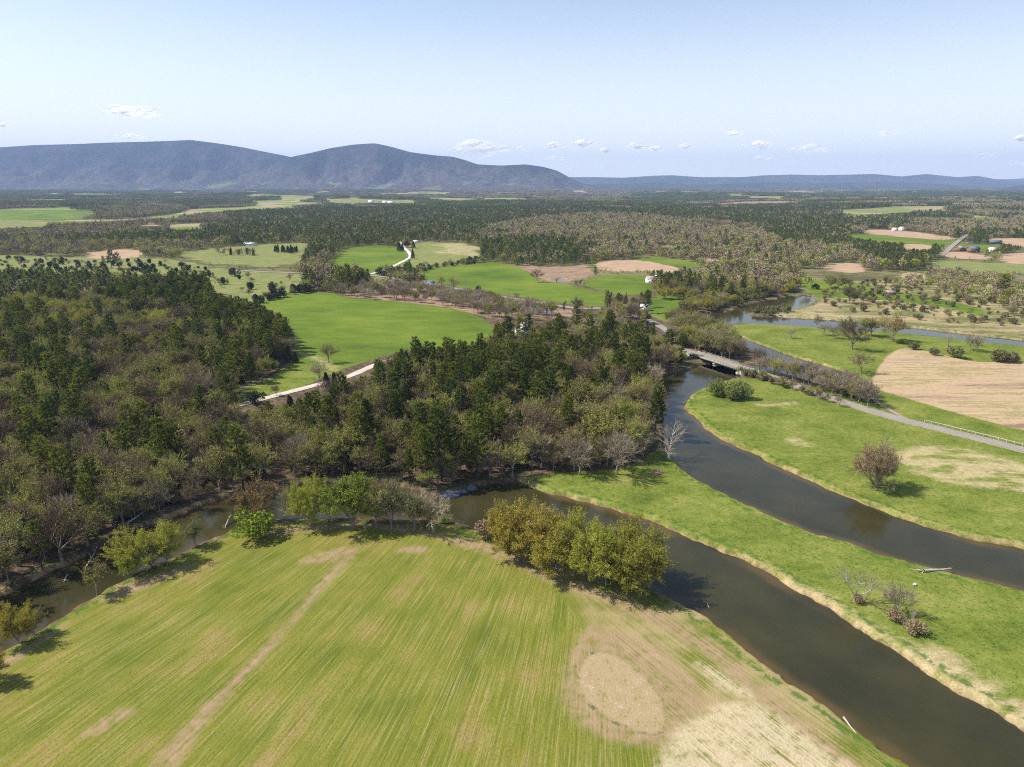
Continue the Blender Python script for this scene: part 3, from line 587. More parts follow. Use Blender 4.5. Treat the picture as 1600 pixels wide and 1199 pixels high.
M_TWIG2 = leafmat('twigs_far', [(0.2, (0.21,0.155,0.11)), (0.4, (0.26,0.195,0.135)), (0.55, (0.29,0.23,0.145)), (0.7, (0.30,0.265,0.13)), (0.85, (0.33,0.33,0.13))], 1.0, w=(.7, .25))
M_GREYTW = leafmat('twigs_grey', [(0.2, (0.25,0.205,0.145)), (0.8, (0.40,0.34,0.235))], 0.8)
M_BUD = leafmat('leaves_budding', [(0.2, (0.27,0.245,0.08)), (0.5, (0.28,0.29,0.065)), (0.8, (0.34,0.37,0.075))], 0.65, trans=0.25)
M_BRIGHT = leafmat('leaves_bright', [(0.2, (0.19,0.25,0.03)), (0.5, (0.23,0.30,0.03)), (0.8, (0.30,0.34,0.04))], 0.6, trans=0.3)
M_OLIVE = leafmat('leaves_olive', [(0.2, (0.40,0.31,0.055)), (0.5, (0.41,0.365,0.055)), (0.8, (0.42,0.41,0.06))], 0.75, 0.8, trans=0.4)
M_RUST = leafmat('leaves_rust', [(0.2, (0.27,0.185,0.07)), (0.8, (0.34,0.25,0.09))], 0.6, trans=0.2)
M_GOLD = leafmat('leaves_gold_green', [(0.2, (0.33,0.32,0.045)), (0.5, (0.36,0.37,0.05)), (0.8, (0.40,0.43,0.055))], 0.75, 0.8, trans=0.42)
M_TAN = leafmat('twigs_tan', [(0.2, (0.26,0.19,0.11)), (0.8, (0.34,0.26,0.15))], 0.8)
M_PALE = leafmat('leaves_pale', [(0.2, (0.17,0.185,0.08)), (0.8, (0.24,0.25,0.11))], 0.7, trans=0.25)
M_WILLOW = leafmat('leaves_willow', [(0.2, (0.17,0.22,0.06)), (0.8, (0.25,0.28,0.08))], 0.7, trans=0.25)
M_SHRUB = leafmat('leaves_shrub', [(0.15, (0.10,0.085,0.05)), (0.4, (0.16,0.14,0.06)), (0.65, (0.16,0.18,0.05)), (0.9, (0.24,0.22,0.09))], 0.65)
M_RED = leafmat('leaves_maroon', [(0.2, (0.06,0.02,0.025)), (0.8, (0.09,0.025,0.03))])
M_DARKSH = leafmat('leaves_juniper', [(0.2, (0.03,0.045,0.025)), (0.8, (0.05,0.065,0.03))])

# ------------------------------------------------------------------ tree shapes
def rdir(rng, n):
    v = rng.normal(size=(n, 3)); return v / np.linalg.norm(v, axis=1, keepdims=True)
def leaf_tris(rng, C, size, flat=0.0):
    n = len(C); a = rdir(rng, n); b = rdir(rng, n); b -= (a * b).sum(1, keepdims=True) * a; b /= np.linalg.norm(b, axis=1, keepdims=True) + 1e-6
    s = size * rng.uniform(0.6, 1.4, (n, 1))
    if flat: a[:, 2] *= (1 - flat); b[:, 2] *= (1 - flat)
    return np.stack([C - a * s * .6 - b * s * .35, C + a * s * .6 - b * s * .3, C + b * s * .65], 1)
def blades(P0, P1, w, rng):
    d = P1 - P0; s = np.cross(d, rdir(rng, len(d))); s /= np.linalg.norm(s, axis=1, keepdims=True) + 1e-6
    return np.stack([P0 - s * w / 2, P0 + s * w / 2, P1], 1)
def tree_bare(seed, h=14, spread=0.55, base=0.22, leaders=4, nb=5, nt=13, leaf=0, leafsize=0.25, tw=0.075, twl=1.5, droop=0.0, lean=0.0, vase=0.0, thick=1.0):
    """returns (trunk MB, crown MB[twigs], leaf centres)"""
    rng = np.random.default_rng(seed); T = MB(); Cw = MB(); leaves = []
    def perp(d, ang, rng):
        a = rdir(rng, 1)[0]; a -= a.dot(d) * d; a /= np.linalg.norm(a); return d * math.cos(ang) + a * math.sin(ang)
    r0 = h * 0.021 * thick
    tp = np.array([0, 0, -0.6]); td = np.array([lean, 0.03, 1.0]); td /= np.linalg.norm(td)
    fork = h * base
    p1 = td * fork * 0.5 + rng.normal(size=3) * 0.08; p2 = td * fork
    T.tube([tp, p1, p2], [r0 * 1.35, r0, r0 * 0.85], 6)
    def grow(p, d, L, r, lvl):
        m = p + d * L * 0.5 + rng.normal(size=3) * L * 0.05
        up = np.array([0, 0, 0.22 if not droop else -droop]); d2 = d + up * (0.6 if lvl < 3 else 0.3); d2 /= np.linalg.norm(d2)
        e = m + d2 * L * 0.5
        (T if lvl < 3 else Cw).tube([p, m, e], [r, r * 0.72, r * 0.4], 4 if lvl < 2 else 3)
        def at(t): return p + (m - p) * t * 2 if t < .5 else m + (e - m) * (t - .5) * 2
        if lvl < 3:
            n = nb + (lvl == 1) * 1
            for i in range(n):
                t = 0.35 + 0.65 * (i + rng.uniform(0, 1)) / n
                cd = perp(d2, math.radians(rng.uniform(25, 62)), rng)
                if cd[2] < -0.15: cd[2] *= -0.5
                grow(at(min(t, 1)), cd / np.linalg.norm(cd), L * rng.uniform(0.5, 0.72), r * 0.5, lvl + 1)
            grow(e, d2, L * 0.55, r * 0.4, lvl + 1)
        if lvl >= 2:
            k = nt if lvl == 3 else nt // 2
            ts = rng.uniform(0.15, 1, k)
            P0 = np.array([at(t) for t in ts]); dd = d2 + rdir(rng, k) * 0.75; dd[:, 2] += 0.15 - droop * 1.5; dd /= np.linalg.norm(dd, axis=1, keepdims=True)
            P1 = P0 + dd * (twl * rng.uniform(0.5, 1.2, (k, 1)))
            Cw.tris(blades(P0, P1, tw, rng))
            if leaf:
                for _ in range(leaf):
                    leaves.append(P0 + (P1 - P0) * rng.uniform(0.2, 1.1, (k, 1)) + rng.normal(size=(k, 3)) * 0.12)
    for i in range(leaders):
        az = i * 2.4 + rng.uniform(0, 1.5); sp = math.radians(rng.uniform(14, 40) + vase) * (spread / 0.5)
        d = np.array([math.sin(sp) * math.cos(az), math.sin(sp) * math.sin(az), math.cos(sp)])
        if i == 0: d = perp(td, 0.12, rng)
        grow(td * fork * rng.uniform(0.7, 1.0), d, (h - fork) * rng.uniform(0.42, 0.58), r0 * 0.62, 1)
    LC = np.concatenate(leaves) if leaves else np.zeros((0, 3))
    return T, Cw, LC, rng
def tree_pine(seed, h=18, R=3.6, base=0.25, nb=58, tuft=9, ts=0.62):
    rng = np.random.default_rng(seed); T = MB(); Cw = MB()
    bend = rng.normal(size=2) * 0.3
    T.tube([(0, 0, -0.6), (bend[0] * .5, bend[1] * .5, h * .5), (bend[0], bend[1], h * .97)], [h * .017, h * .011, 0.04], 5)
    for i in range(nb):
        t = base + (1 - base) * ((i + rng.uniform(0, .9)) / nb) ** 0.85
        if rng.random() < 0.1: continue
        az = i * 2.399 + rng.uniform(-.5, .5); s = (1 - t) / (1 - base)
        L = R * (0.16 + 0.95 * s ** 0.62 * (0.72 if s > 0.85 else 1)) * rng.uniform(0.62, 1.15)
        z = h * t; p0 = np.array([bend[0] * t, bend[1] * t, z])
        el = rng.uniform(-0.05, 0.3) + 0.35 * (1 - s)
        d = np.array([math.cos(az), math.sin(az), el]); d /= np.linalg.norm(d)
        p1 = p0 + d * L * .6; p2 = p1 + (d + np.array([0, 0, 0.25])) * L * .4
        Cw.tube([p0, p2], [0.05, 0.02], 3)
        n = max(3, int(tuft * L / R * 1.2)); u = rng.uniform(0.25, 1.05, n) ** 0.8
        C = np.where(u[:, None] < .6, p0 + (p1 - p0) * u[:, None] / .6, p1 + (p2 - p1) * (u[:, None] - .6) / .4)
        side = np.cross(d, (0, 0, 1)); C = C + side * rng.uniform(-1, 1, (n, 1)) * L * 0.24 * (1.1 - u[:, None] * .5)
        C = np.repeat(C, 6, 0); k = len(C)
        dd = d * 0.8 + side * rng.normal(size=(k, 1)) * 0.7 + rng.normal(size=(k, 3)) * 0.25; dd[:, 2] += 0.28; dd /= np.linalg.norm(dd, axis=1, keepdims=True)
        P0 = C + rng.normal(size=(k, 3)) * 0.14; P1 = P0 + dd * ts * 1.5 * rng.uniform(.6, 1.2, (k, 1))
        Cw.tris(blades(P0, P1, ts * 0.6, rng))
    return T, Cw
def tree_cone(seed, h=8, R=1.8, n=1500, ls=0.45, col=0.75):
    rng = np.random.default_rng(seed); T = MB(); Cw = MB()
    T.tube([(0, 0, -.4), (0, 0, h * .9)], [h * .018, .03], 5)
    z = rng.uniform(0.05, 1, n) ** 0.9; az = rng.uniform(0, 6.283, n)
    lump = 1 + 0.22 * np.sin(az * 3 + z * 9 + seed) + rng.normal(size=n) * 0.12
    r = R * (1 - z) ** col * lump * np.sqrt(rng.uniform(0.45, 1, n)) + 0.08
    C = np.stack([r * np.cos(az), r * np.sin(az), z * h], 1)
    dd = np.stack([np.cos(az), np.sin(az), np.full(n, .8)], 1) + rng.normal(size=(n, 3)) * .4; dd /= np.linalg.norm(dd, axis=1, keepdims=True)
    Cw.tris(blades(C, C + dd * ls * 1.4, ls * .7, rng)); return T, Cw
def shrub_shape(seed, h=2.5, R=1.8, n=700, ls=0.28, stems=14):
    rng = np.random.default_rng(seed); T = MB(); Cw = MB()
    az = rng.uniform(0, 6.283, stems); rr = rng.uniform(.2, 1, stems) * R * .8
    for a, r in zip(az, rr): T.tube([(0.1 * math.cos(a), .1 * math.sin(a), -.3), (r * .5 * math.cos(a), r * .5 * math.sin(a), h * .5), (r * math.cos(a), r * math.sin(a), h * rng.uniform(.65, 1))], [.05, .03, .012], 3)
    lob = rng.normal(size=(7, 3)) * np.array([R * .42, R * .42, h * .12]) + np.array([0, 0, h * .55])
    d = rdir(rng, n); k = rng.integers(0, 7, n); C = lob[k] + d * np.array([R * .5, R * .5, h * .36]) * rng.uniform(.6, 1.08, (n, 1)) ** .5
    C[:, 2] = np.abs(C[:, 2]); Cw.tris(leaf_tris(rng, C, ls))
    m = n // 3; P0 = C[:m] * .7; Cw.tris(blades(P0, C[:m] * 1.06, .05, rng)); return T, Cw
def lod_dec(seed, h=13, R=5.3, n=230, s=1.0):
    rng = np.random.default_rng(seed); M = MB()
    M.tube([(0, 0, -1), (0, 0, h * .6)], [.2, .1], 3)
    lob = rng.normal(size=(9, 3)) * np.array([R * .42, R * .42, h * .1]) + np.array([0, 0, h * .62])
    d = rdir(rng, n); d[:, 2] = np.where(rng.random(n) < .65, np.abs(d[:, 2]), d[:, 2])
    C = lob[rng.integers(0, 9, n)] + d * np.array([R * .5, R * .5, h * .27]) * rng.uniform(.5, 1, (n, 1)) ** .4
    M.tris(leaf_tris(rng, C, s)); 
    for a in rng.uniform(0, 6.283, 7): M.tube([(0, 0, h * .35), (R * .6 * math.cos(a), R * .6 * math.sin(a), h * .75)], [.1, .03], 3)
    return M
def lod_pine(seed, h=17, R=4.0, n=190, s=1.2):
    rng = np.random.default_rng(seed); M = MB()
    M.tube([(0, 0, -1), (0, 0, h * .9)], [.2, .05], 3)
    z = rng.uniform(0, 1, n); az = rng.uniform(0, 6.283, n); r = R * (1 - z) ** .6 * rng.uniform(.35, 1.1, n) + .1
    C = np.stack([r * np.cos(az), r * np.sin(az), h * (.22 + .78 * z)], 1); dd = np.stack([np.cos(az), np.sin(az), np.full(n, .55)], 1) + rng.normal(size=(n, 3)) * .35
    dd /= np.linalg.norm(dd, axis=1, keepdims=True); M.tris(blades(C - dd * s * .5, C + dd * s, s * .8, rng)); return M
def tile(seed, fn, size=36, cnt=22, **kw):
    rng = np.random.default_rng(seed); M = MB()
    g = int(math.sqrt(cnt)) + 1
    for i in range(cnt):
        m = fn(seed * 50 + i, **kw); x = ((i % g) + rng.uniform(.1, .9)) / g * size - size / 2; y = ((i // g) + rng.uniform(.1, .9)) / g * size - size / 2; sc = rng.uniform(.75, 1.2)
        for V, in zip(m.V): V *= sc; V += (x, y, 0)
        M.add(np.concatenate(m.V), np.concatenate(m.T) if m.T else None, np.concatenate(m.Q) if m.Q else None)
    return M

class Proto:                              # one kind of tree: shared trunk and crown meshes, and one merged mesh for far copies
    def __init__(s, name, cat, T, Cw, mt, mc, leaves=None, ml=None, h=1):
        s.name, s.cat, s.h = name, cat, h
        s.trunk = T.mesh('trunk', mt)
        s.crown = join_mesh('crown', [(Cw, mc)] + ([(leaves, ml)] if leaves is not None else []))
        s.whole = join_mesh(name, [(T, mt), (Cw, mc)] + ([(leaves, ml)] if leaves is not None else []))
def join_mesh(name, parts):
    V = []; T = []; Q = []; mi_t = []; mi_q = []; n = 0; mats = []
    for k, (m, mt) in enumerate(parts):
        v = np.concatenate(m.V); V.append(v)
        for t in m.T: T.append(t + n); mi_t += [k] * len(t)
        for q in m.Q: Q.append(q + n); mi_q += [k] * len(q)
        n += len(v); mats.append(mt)
    me = mesh_np(name, np.concatenate(V), np.concatenate(T) if T else None, np.concatenate(Q) if Q else None)
    for m in mats: me.materials.append(m)
    if len(me.polygons) == len(mi_t) + len(mi_q): me.polygons.foreach_set('material_index', np.array(mi_t + mi_q, np.int32))
    return me
def mk_bare(name, cat, seed, mt, mc, ml=None, **kw):
    T, Cw, LC, rng = tree_bare(seed, **kw); L = None
    if len(LC): L = MB(); L.tris(leaf_tris(rng, LC, kw.get('leafsize', .25)))
    return Proto(name, cat, T, Cw, mt, mc, L, ml, kw.get('h', 14))
PR = {}
PR['pine'] = [Proto('pine_tree', 'pine tree', *tree_pine(100 + i, h=18, R=[3.8, 3.2, 4.3, 3.5, 4.0, 3.0][i], base=[.2, .32, .25, .4, .3, .22][i], nb=[60, 52, 64, 48, 56, 58][i]), M_PBARK, M_PINE, h=18) for i in range(6)]
PR['bare'] = [mk_bare('bare_tree', 'bare tree', 200 + i, M_BARK, M_TWIG, M_TWIG, h=14, leaders=[4, 5, 3, 4, 5, 4][i], nt=12, spread=[.55, .6, .45, .65, .5, .5][i], leaf=1, leafsize=.17, twl=1.3) for i in range(6)]
PR['grey'] = [mk_bare('bare_tree', 'bare tree', 230 + i, M_BARK, M_GREYTW, h=13, leaders=4 + i % 2, nt=13, spread=.5 + .05 * i, tw=.085, twl=1.5) for i in range(3)]
PR['vase'] = [mk_bare('bare_tree', 'bare tree', 240, M_BARK, M_TWIG, h=14, leaders=6, nt=12, spread=.5, vase=4, base=.3, tw=.05, twl=1.6)]
PR['white'] = [mk_bare('bare_tree', 'bare tree', 250 + i, M_WHITE, M_GREYTW, h=12, leaders=3, nb=4, nt=8, spread=.75, vase=8, tw=.04, base=.15, thick=1.25) for i in range(2)]
PR['bud'] = [mk_bare('budding_tree', 'tree', 300 + i, M_BARK, M_TWIG, M_BUD, h=13, leaders=4 + i % 2, nt=12, leaf=2, leafsize=.26, twl=1.3, spread=.5 + .06 * i) for i in range(4)]
PR['bright'] = [mk_bare('leafing_tree', 'tree', 320 + i, M_BARK, M_TWIG, M_BRIGHT, h=12, leaders=5, nt=15, leaf=4, leafsize=.23, twl=1.4, spread=.5, base=.1) for i in range(2)]
PR['olive'] = [mk_bare('maple_tree', 'maple tree', 340 + i, M_BARK, M_TWIG, M_OLIVE, h=14, leaders=8, nt=18, leaf=5, leafsize=.2, twl=1.5, spread=.62, base=.04) for i in range(3)]
PR['bud2'] = [mk_bare('maple_tree', 'maple tree', 346, M_BARK, M_TWIG, M_GOLD, h=14, leaders=7, nt=17, leaf=5, leafsize=.2, twl=1.5, spread=.55, base=.05)]
PR['rust'] = [mk_bare('budding_tree', 'tree', 350, M_BARK, M_TWIG, M_RUST, h=12, leaders=5, nt=12, leaf=2, leafsize=.24, twl=1.2, spread=.6, base=.2)]
PR['pale'] = [mk_bare('budding_tree', 'tree', 360 + i, M_BARK, M_TWIG, M_PALE, h=12, leaders=5, nt=11, leaf=2, leafsize=.26, twl=1.4, spread=.55, base=.15) for i in range(2)]
def shr(name, cat, seed, mat, **kw):
    T, Cw = shrub_shape(seed, **kw); return Proto(name, cat, T, Cw, M_BARK, mat, h=kw.get('h', 2.5))
PR['shrub'] = [shr('shrub', 'shrub', 400 + i, M_SHRUB) for i in range(4)]
PR['willow'] = [shr('willow_shrub', 'shrub', 410 + i, M_WILLOW, h=5, R=3.4, n=2600, ls=.3, stems=22) for i in range(3)]
PR['brown'] = [shr('shrub', 'shrub', 420, bark('dry_twigs', (0.18,0.13,0.075), (0.30,0.22,0.13)), h=3, R=2.2, n=900, ls=.22)]
PR['green'] = [shr('bush', 'bush', 430 + i, M_BRIGHT, h=3.2, R=2.6, n=1300, ls=.28) for i in range(2)]
PR['juniper'] = [shr('juniper', 'bush', 440 + i, M_DARKSH, h=3.2, R=1.6, n=650, ls=.35) for i in range(2)]
PR['cedar'] = [Proto('cedar_tree', 'cedar tree', *tree_cone(450 + i, h=9, R=[1.9, 1.5, 2.2][i]), M_PBARK, M_CEDAR, h=9) for i in range(3)]
PR['spruce'] = [Proto('spruce_tree', 'spruce tree', *tree_cone(460, h=14, R=4.2, n=3000, ls=.6, col=.85), M_PBARK, M_CEDAR, h=14)]
PR['bushy'] = [mk_bare('twiggy_bush', 'bush', 475, M_BARK, M_TAN, M_TAN, h=9, leaders=11, nb=5, nt=15, spread=.75, base=.04, leaf=3, leafsize=.12, twl=1.0, tw=.05)]
PR['maroon'] = [mk_bare('maroon_tree', 'tree', 470, M_BARK, M_RED, M_RED, h=12, leaders=5, nt=10, leaf=3, leafsize=.4, base=.1)]
PR['snag'] = [mk_bare('bare_tree', 'bare tree', 480 + i, M_BARK, M_GREYTW, h=10, leaders=2, nb=3, nt=6, spread=.35, base=.5, tw=.05) for i in range(3)]

QUEUE = []
def plant(kind, x, y, h, rng, label, place=None, parts=True, wide=1.0):
    QUEUE.append(dict(kind=kind, x=x, y=y, h=h, i=int(rng.integers(0, len(PR[kind]))), rz=float(rng.uniform(0, 6.283)), label=label, place=place, parts=parts, wide=wide))
def plant_now(kind, x, y, h, i, rz, label, group=None, cat=None, parts=True, z=None, wide=1.0, name=None):
    p = PR[kind][i]
    s = h / p.h
    if z is None: z = float(land(np.array([x]), np.array([y]))[0])
    if parts:
        e = empty(name or p.name, (x, y, z), rz); e.scale = (s * wide, s * wide, s)
        a = bpy.data.objects.new('trunk', p.trunk); COL.objects.link(a); a.parent = e
        b = bpy.data.objects.new('crown', p.crown); COL.objects.link(b); b.parent = e
    else:
        e = bpy.data.objects.new(name or p.name, p.whole); COL.objects.link(e); e.location = (x, y, z); e.rotation_euler = (0, 0, rz); e.scale = (s * wide, s * wide, s)
    tag(e, label, cat or p.cat, group); return e

# ------------------------------------------------------------------ where things stand
rng = np.random.default_rng(7)
def open_mask(x, y, pad=0.0):
    m = np.zeros(x.shape, bool)
    for k, P, n, l in FIELDS:
        m |= inside(P, x, y)
    return m
def water_mask(x, y, pad=2.0):
    m = np.zeros(x.shape, bool)
    for n, P in WATER: m |= sdf(P, x, y, 99) > -pad
    return m
def road_mask(x, y, pad):
    m = np.zeros(x.shape, bool)
    for n, w, P, l, z in ROADS: m |= line_dist(P, x, y) < w / 2 + pad
    return m
VIS = [P for k, P, n, l in FIELDS[1:] if k != 'crop'] + [R3]
VIS = [P for P in VIS if len(P)]
def hides(x, y, h):                              # would a tree this tall stand in the line of sight to open land that is seen
    m = np.zeros(x.shape, bool)
    for f in (.45, .7, .92):
        k = CH / (CH - f * h)
        for P in VIS: m |= inside(P, x * k, y * k)
        for n, w, P, l, z in ROADS[1:]:
            on = (line_dist(P, x * k, y * k) < w / 2 + 1.2) & (y > 150)
            if n == 'dirt_road': on &= (x * k > U(238, 690)[0]) | ((x * k > U(185, 715)[0]) & (x * k < U(205, 702)[0]))
            m |= on
    return m
def fit_height(x, y, h, lo=4.0):
    for q in (.8, .6, .42):
        b = hides(x, y, h); h = np.where(b, h * q, h)
    b = hides(x, y, h) | (h < lo); low = b & (_h(np.floor(x * 3), np.floor(y * 3), 9) < .35) & (y > 420)
    h = np.where(low, 1.6 + 1.6 * _h(np.floor(x * 5), np.floor(y * 5), 4), h)
    return h, ~b | low
def jgrid(x0, x1, y0, y1, s, rng):
    gx, gy = np.meshgrid(np.arange(x0, x1, s), np.arange(y0, y1, s)); n = gx.size
    return gx.ravel() + rng.uniform(-.48, .48, n) * s, gy.ravel() + rng.uniform(-.48, .48, n) * s
PINE_Z = [world(p, 1) for p in [
 [(-300,448),(330,452),(380,490),(440,500),(455,545),(430,580),(380,600),(330,600),(330,520),(260,490),(-300,484)],
 [(560,600),(640,575),(740,560),(900,555),(1010,560),(1030,600),(1000,640),(900,660),(780,680),(640,660),(560,640)],
 [(350,330),(700,322),(760,335),(760,395),(640,378),(480,381),(350,370)], [(472,385),(522,382),(516,400),(484,420),(458,418)], [(760,380),(900,385),(885,417),(830,416),(780,408)],
 [(980,330),(1180,318),(1340,322),(1500,330),(1500,355),(1345,362),(1200,358),(1050,345)], [(1160,358),(1280,360),(1350,378),(1340,395),(1240,385),(1150,372)],
 [(1345,378),(1400,372),(1450,400),(1440,422),(1380,424),(1350,408)], [(230,350),(480,362),(480,381),(330,386),(280,384),(140,380)],
 [(-300,304),(300,302),(300,314),(-300,318)], [(900,304),(1700,303),(1700,312),(900,312)], [(700,320),(900,318),(950,335),(820,345),(700,345)]]]
BROWN_Z = [world(p, 1) for p in [[(800,345),(960,336),(1160,352),(1240,392),(1240,432),(1120,425),(1000,405),(880,384),(790,372)], [(-300,336),(340,331),(370,352),(230,378),(-300,374)], [(600,299),(980,299),(1000,318),(900,322),(640,315)], [(1370,345),(1700,338),(1700,369),(1500,364)], [(1230,392),(1350,400),(1370,440),(1240,436)]]]
def pineness(x, y):
    v = sstep(.47, .60, fbm(x / 300.0, y / 240.0, 41, 3)) * .72 + .06
    for P in PINE_Z: v = np.where(inside(P, x, y), 0.66 if P is not PINE_Z[1] else 0.42, v)
    for P in BROWN_Z: v = np.where(inside(P, x, y), 0.07, v)
    return np.clip(v, 0.06, 0.93)
cand = {k: [] for k in ('pine', 'bare', 'bud', 'cedar', 'grey')}
# near woods
for nm, P in FOREST_NEAR:
    x, y = jgrid(P[:, 0].min(), P[:, 0].max(), P[:, 1].min(), P[:, 1].max(), 5.3, rng)
    k = inside(P, x, y) & ~water_mask(x, y, 1.5) & ~road_mask(x, y, 1.3) & (np.abs(np.arctan2(x, y)) < math.radians(46))
    x = x[k]; y = y[k]
    hh = np.random.default_rng(3).uniform(9, 20, len(x)); hh, okh = fit_height(x, y, hh, 3.0); x = x[okh]; y = y[okh]; hh = hh[okh]
    pn = pineness(x, y)
    if nm == 'south': pn = np.clip(pn, .1, .28)
    pn = np.maximum(pn, .13 if nm != 'middle' else .2) + (fbm(x / 15.0, y / 15.0, 77, 2) - .5) * 1.0
    r = rng.random(len(x)); yel = fbm(x / 30.0, y / 30.0, 88, 2)
    for a, b, p_, r_, q_, hx in zip(x, y, pn, r, yel, hh):
        if r_ < p_: cand['pine'].append((a, b, hx if hx < 12 else hx * 1.08, nm))
        elif rng.random() < 0.10: cand['cedar'].append((a, b, min(hx, rng.uniform(6, 10)), nm))
        elif rng.random() < (0.55 if q_ > .6 else 0.12): cand['bud'].append((a, b, hx * .76, nm))
        elif rng.random() < 0.16: cand['grey'].append((a, b, hx * .76, nm))
        else: cand['bare'].append((a, b, hx * .8, nm))
WOODN = {'north': 'the left wood beyond the dirt road', 'south': 'the wood between dirt road and narrow river', 'middle': 'the knoll wood between the two rivers'}
TXT = {'pine': 'green pine', 'bare': 'brown bare tree', 'bud': 'budding tree', 'cedar': 'dark cedar', 'grey': 'grey bare tree'}
LMK = [(400,640,'by dirt road near the bright meadow'),(200,700,'by dirt road inside the left wood'),(60,785,'by dirt road at the left edge'),(60,885,'above narrow river at left edge'),
 (230,815,'above narrow river opposite green round tree'),(390,755,'above narrow river opposite rust coloured tree'),(20,650,'at left edge above the dirt road'),(170,600,'deep in the left wood'),
 (390,570,'at left wood corner by bright meadow'),(90,480,'at left wood back near left edge'),(250,470,'at the back of the left wood'),(340,500,'in left wood by the pale pasture'),(300,620,'in left wood above the dirt road'),
 (500,620,'on the knoll beside the dirt road'),(560,735,'on knoll behind the vivid green tree'),(745,735,'on the knoll above the slate rocks'),(760,660,'in the middle of the knoll wood'),(650,590,'at knoll back below the bright meadow'),
 (830,560,'on the knoll near the white gabled house'),(1040,570,'on the knoll by the bridge end'),(1010,650,'on knoll slope over the wide river'),(900,725,'at knoll foot by tongue of meadow'),(640,700,'on the front slope of the knoll'),(480,700,'on the left flank of the knoll wood'),(880,630,'on the right shoulder of the knoll'),(950,585,'on the back shoulder of the knoll')]
LMK = [(U(a, b), t) for a, b, t in LMK]
def landmark(x, y): return min(LMK, key=lambda l: (l[0][0] - x) ** 2 + ((l[0][1] - y) * .8) ** 2)[1]
YEL = world([(-100,486),(60,478),(150,482),(270,500),(390,512),(395,534),(200,528),(-100,530)], 1)
for L in ('bare', 'grey'):
    keep = []
    for c in cand[L]:
        if inside(YEL, np.array([c[0]]), np.array([c[1]]))[0] and rng.random() < .38: plant('bud2', c[0], c[1], c[2], rng, 'yellow tree', place=landmark(c[0], c[1]), parts=False)
        else: keep.append(c)
    cand[L] = keep
rest = {k: [] for k in cand}
for k, L in cand.items():
    L.sort(key=lambda c: math.hypot(c[0], c[1]) / c[2] + (500 if abs(c[0]) > c[1] * .95 else 0))
    for a, b, h, nm in L[:300 if k not in ('grey', 'cedar') else 140]:
        plant(k, a, b, h, rng, TXT[k], place=landmark(a, b), parts=math.hypot(a, b) < 420)
    rest[k] += [(a, b, h) for a, b, h, nm in L[300 if k not in ('grey', 'cedar') else 140:]]

# far and middle-distance woods
def wood_points(y0, y1, s):
    x, y = jgrid(-y1 * .92, y1 * .92, y0, y1, s, rng)
    k = (np.abs(x / y) < .92); x = x[k]; y = y[k]
    k = ~open_mask(x, y); x = x[k]; y = y[k]
    if y0 < 1500: k = ~water_mask(x, y, 2) & ~road_mask(x, y, 2.5); x = x[k]; y = y[k]
    for nm, P in FOREST_NEAR:
        k = ~inside(P, x, y); x = x[k]; y = y[k]
    return x, y
BAND = world([(560,585),(640,560),(760,545),(860,535),(1000,530),(1060,545),(1075,555),(1060,520),(1080,510),(1050,505),(1000,490),(945,487),(905,497),(860,500),(800,500),(770,505),(775,530),(700,545),(620,560)], 1)
x, y = wood_points(430, 1150, 7.2)
# keep out: south of the rivers nothing grows unless listed
px_lim = inside(world([(-500,470),(1000,548),(1090,540),(1100,520),(1085,492),(1160,470),(1250,455),(1240,420),(1900,440),(1900,372),(-500,372)], 0), x, y)
x = x[px_lim]; y = y[px_lim]
h0 = rng.uniform(8, 16, len(x)); h0, okh = fit_height(x, y, h0, 3.5); x = x[okh]; y = y[okh]; h0 = h0[okh]
pn = pineness(x, y); r = rng.random(len(x)); dens = fbm(x / 60.0, y / 60.0, 55, 3)
inb = inside(BAND, x, y)
MIDC = []
for a, b, p_, r_, d_, ib, hx in zip(x, y, pn, r, dens, inb, h0):
    if d_ < .25 and not ib: continue
    if ib: p_ = .08
    if r_ < p_: kd = 'pine'; h = hx * 1.12
    else:
        q = rng.random(); kd = 'bare' if q < .50 else ('bud' if q < .80 else 'grey'); h = hx * .84
    rest[kd].append((a, b, h))
def band_pts(poly, s, kinds, hr, keep=1.0):
    P = world(poly, 1); x, y = jgrid(P[:, 0].min(), P[:, 0].max(), P[:, 1].min(), P[:, 1].max(), s, rng)
    k = inside(P, x, y) & ~water_mask(x, y, .3) & ~road_mask(x, y, 0.6) & (rng.random(len(x)) < keep)
    return [(a, b, rng.uniform(*hr), kinds[rng.integers(0, len(kinds))]) for a, b in zip(x[k], y[k])]
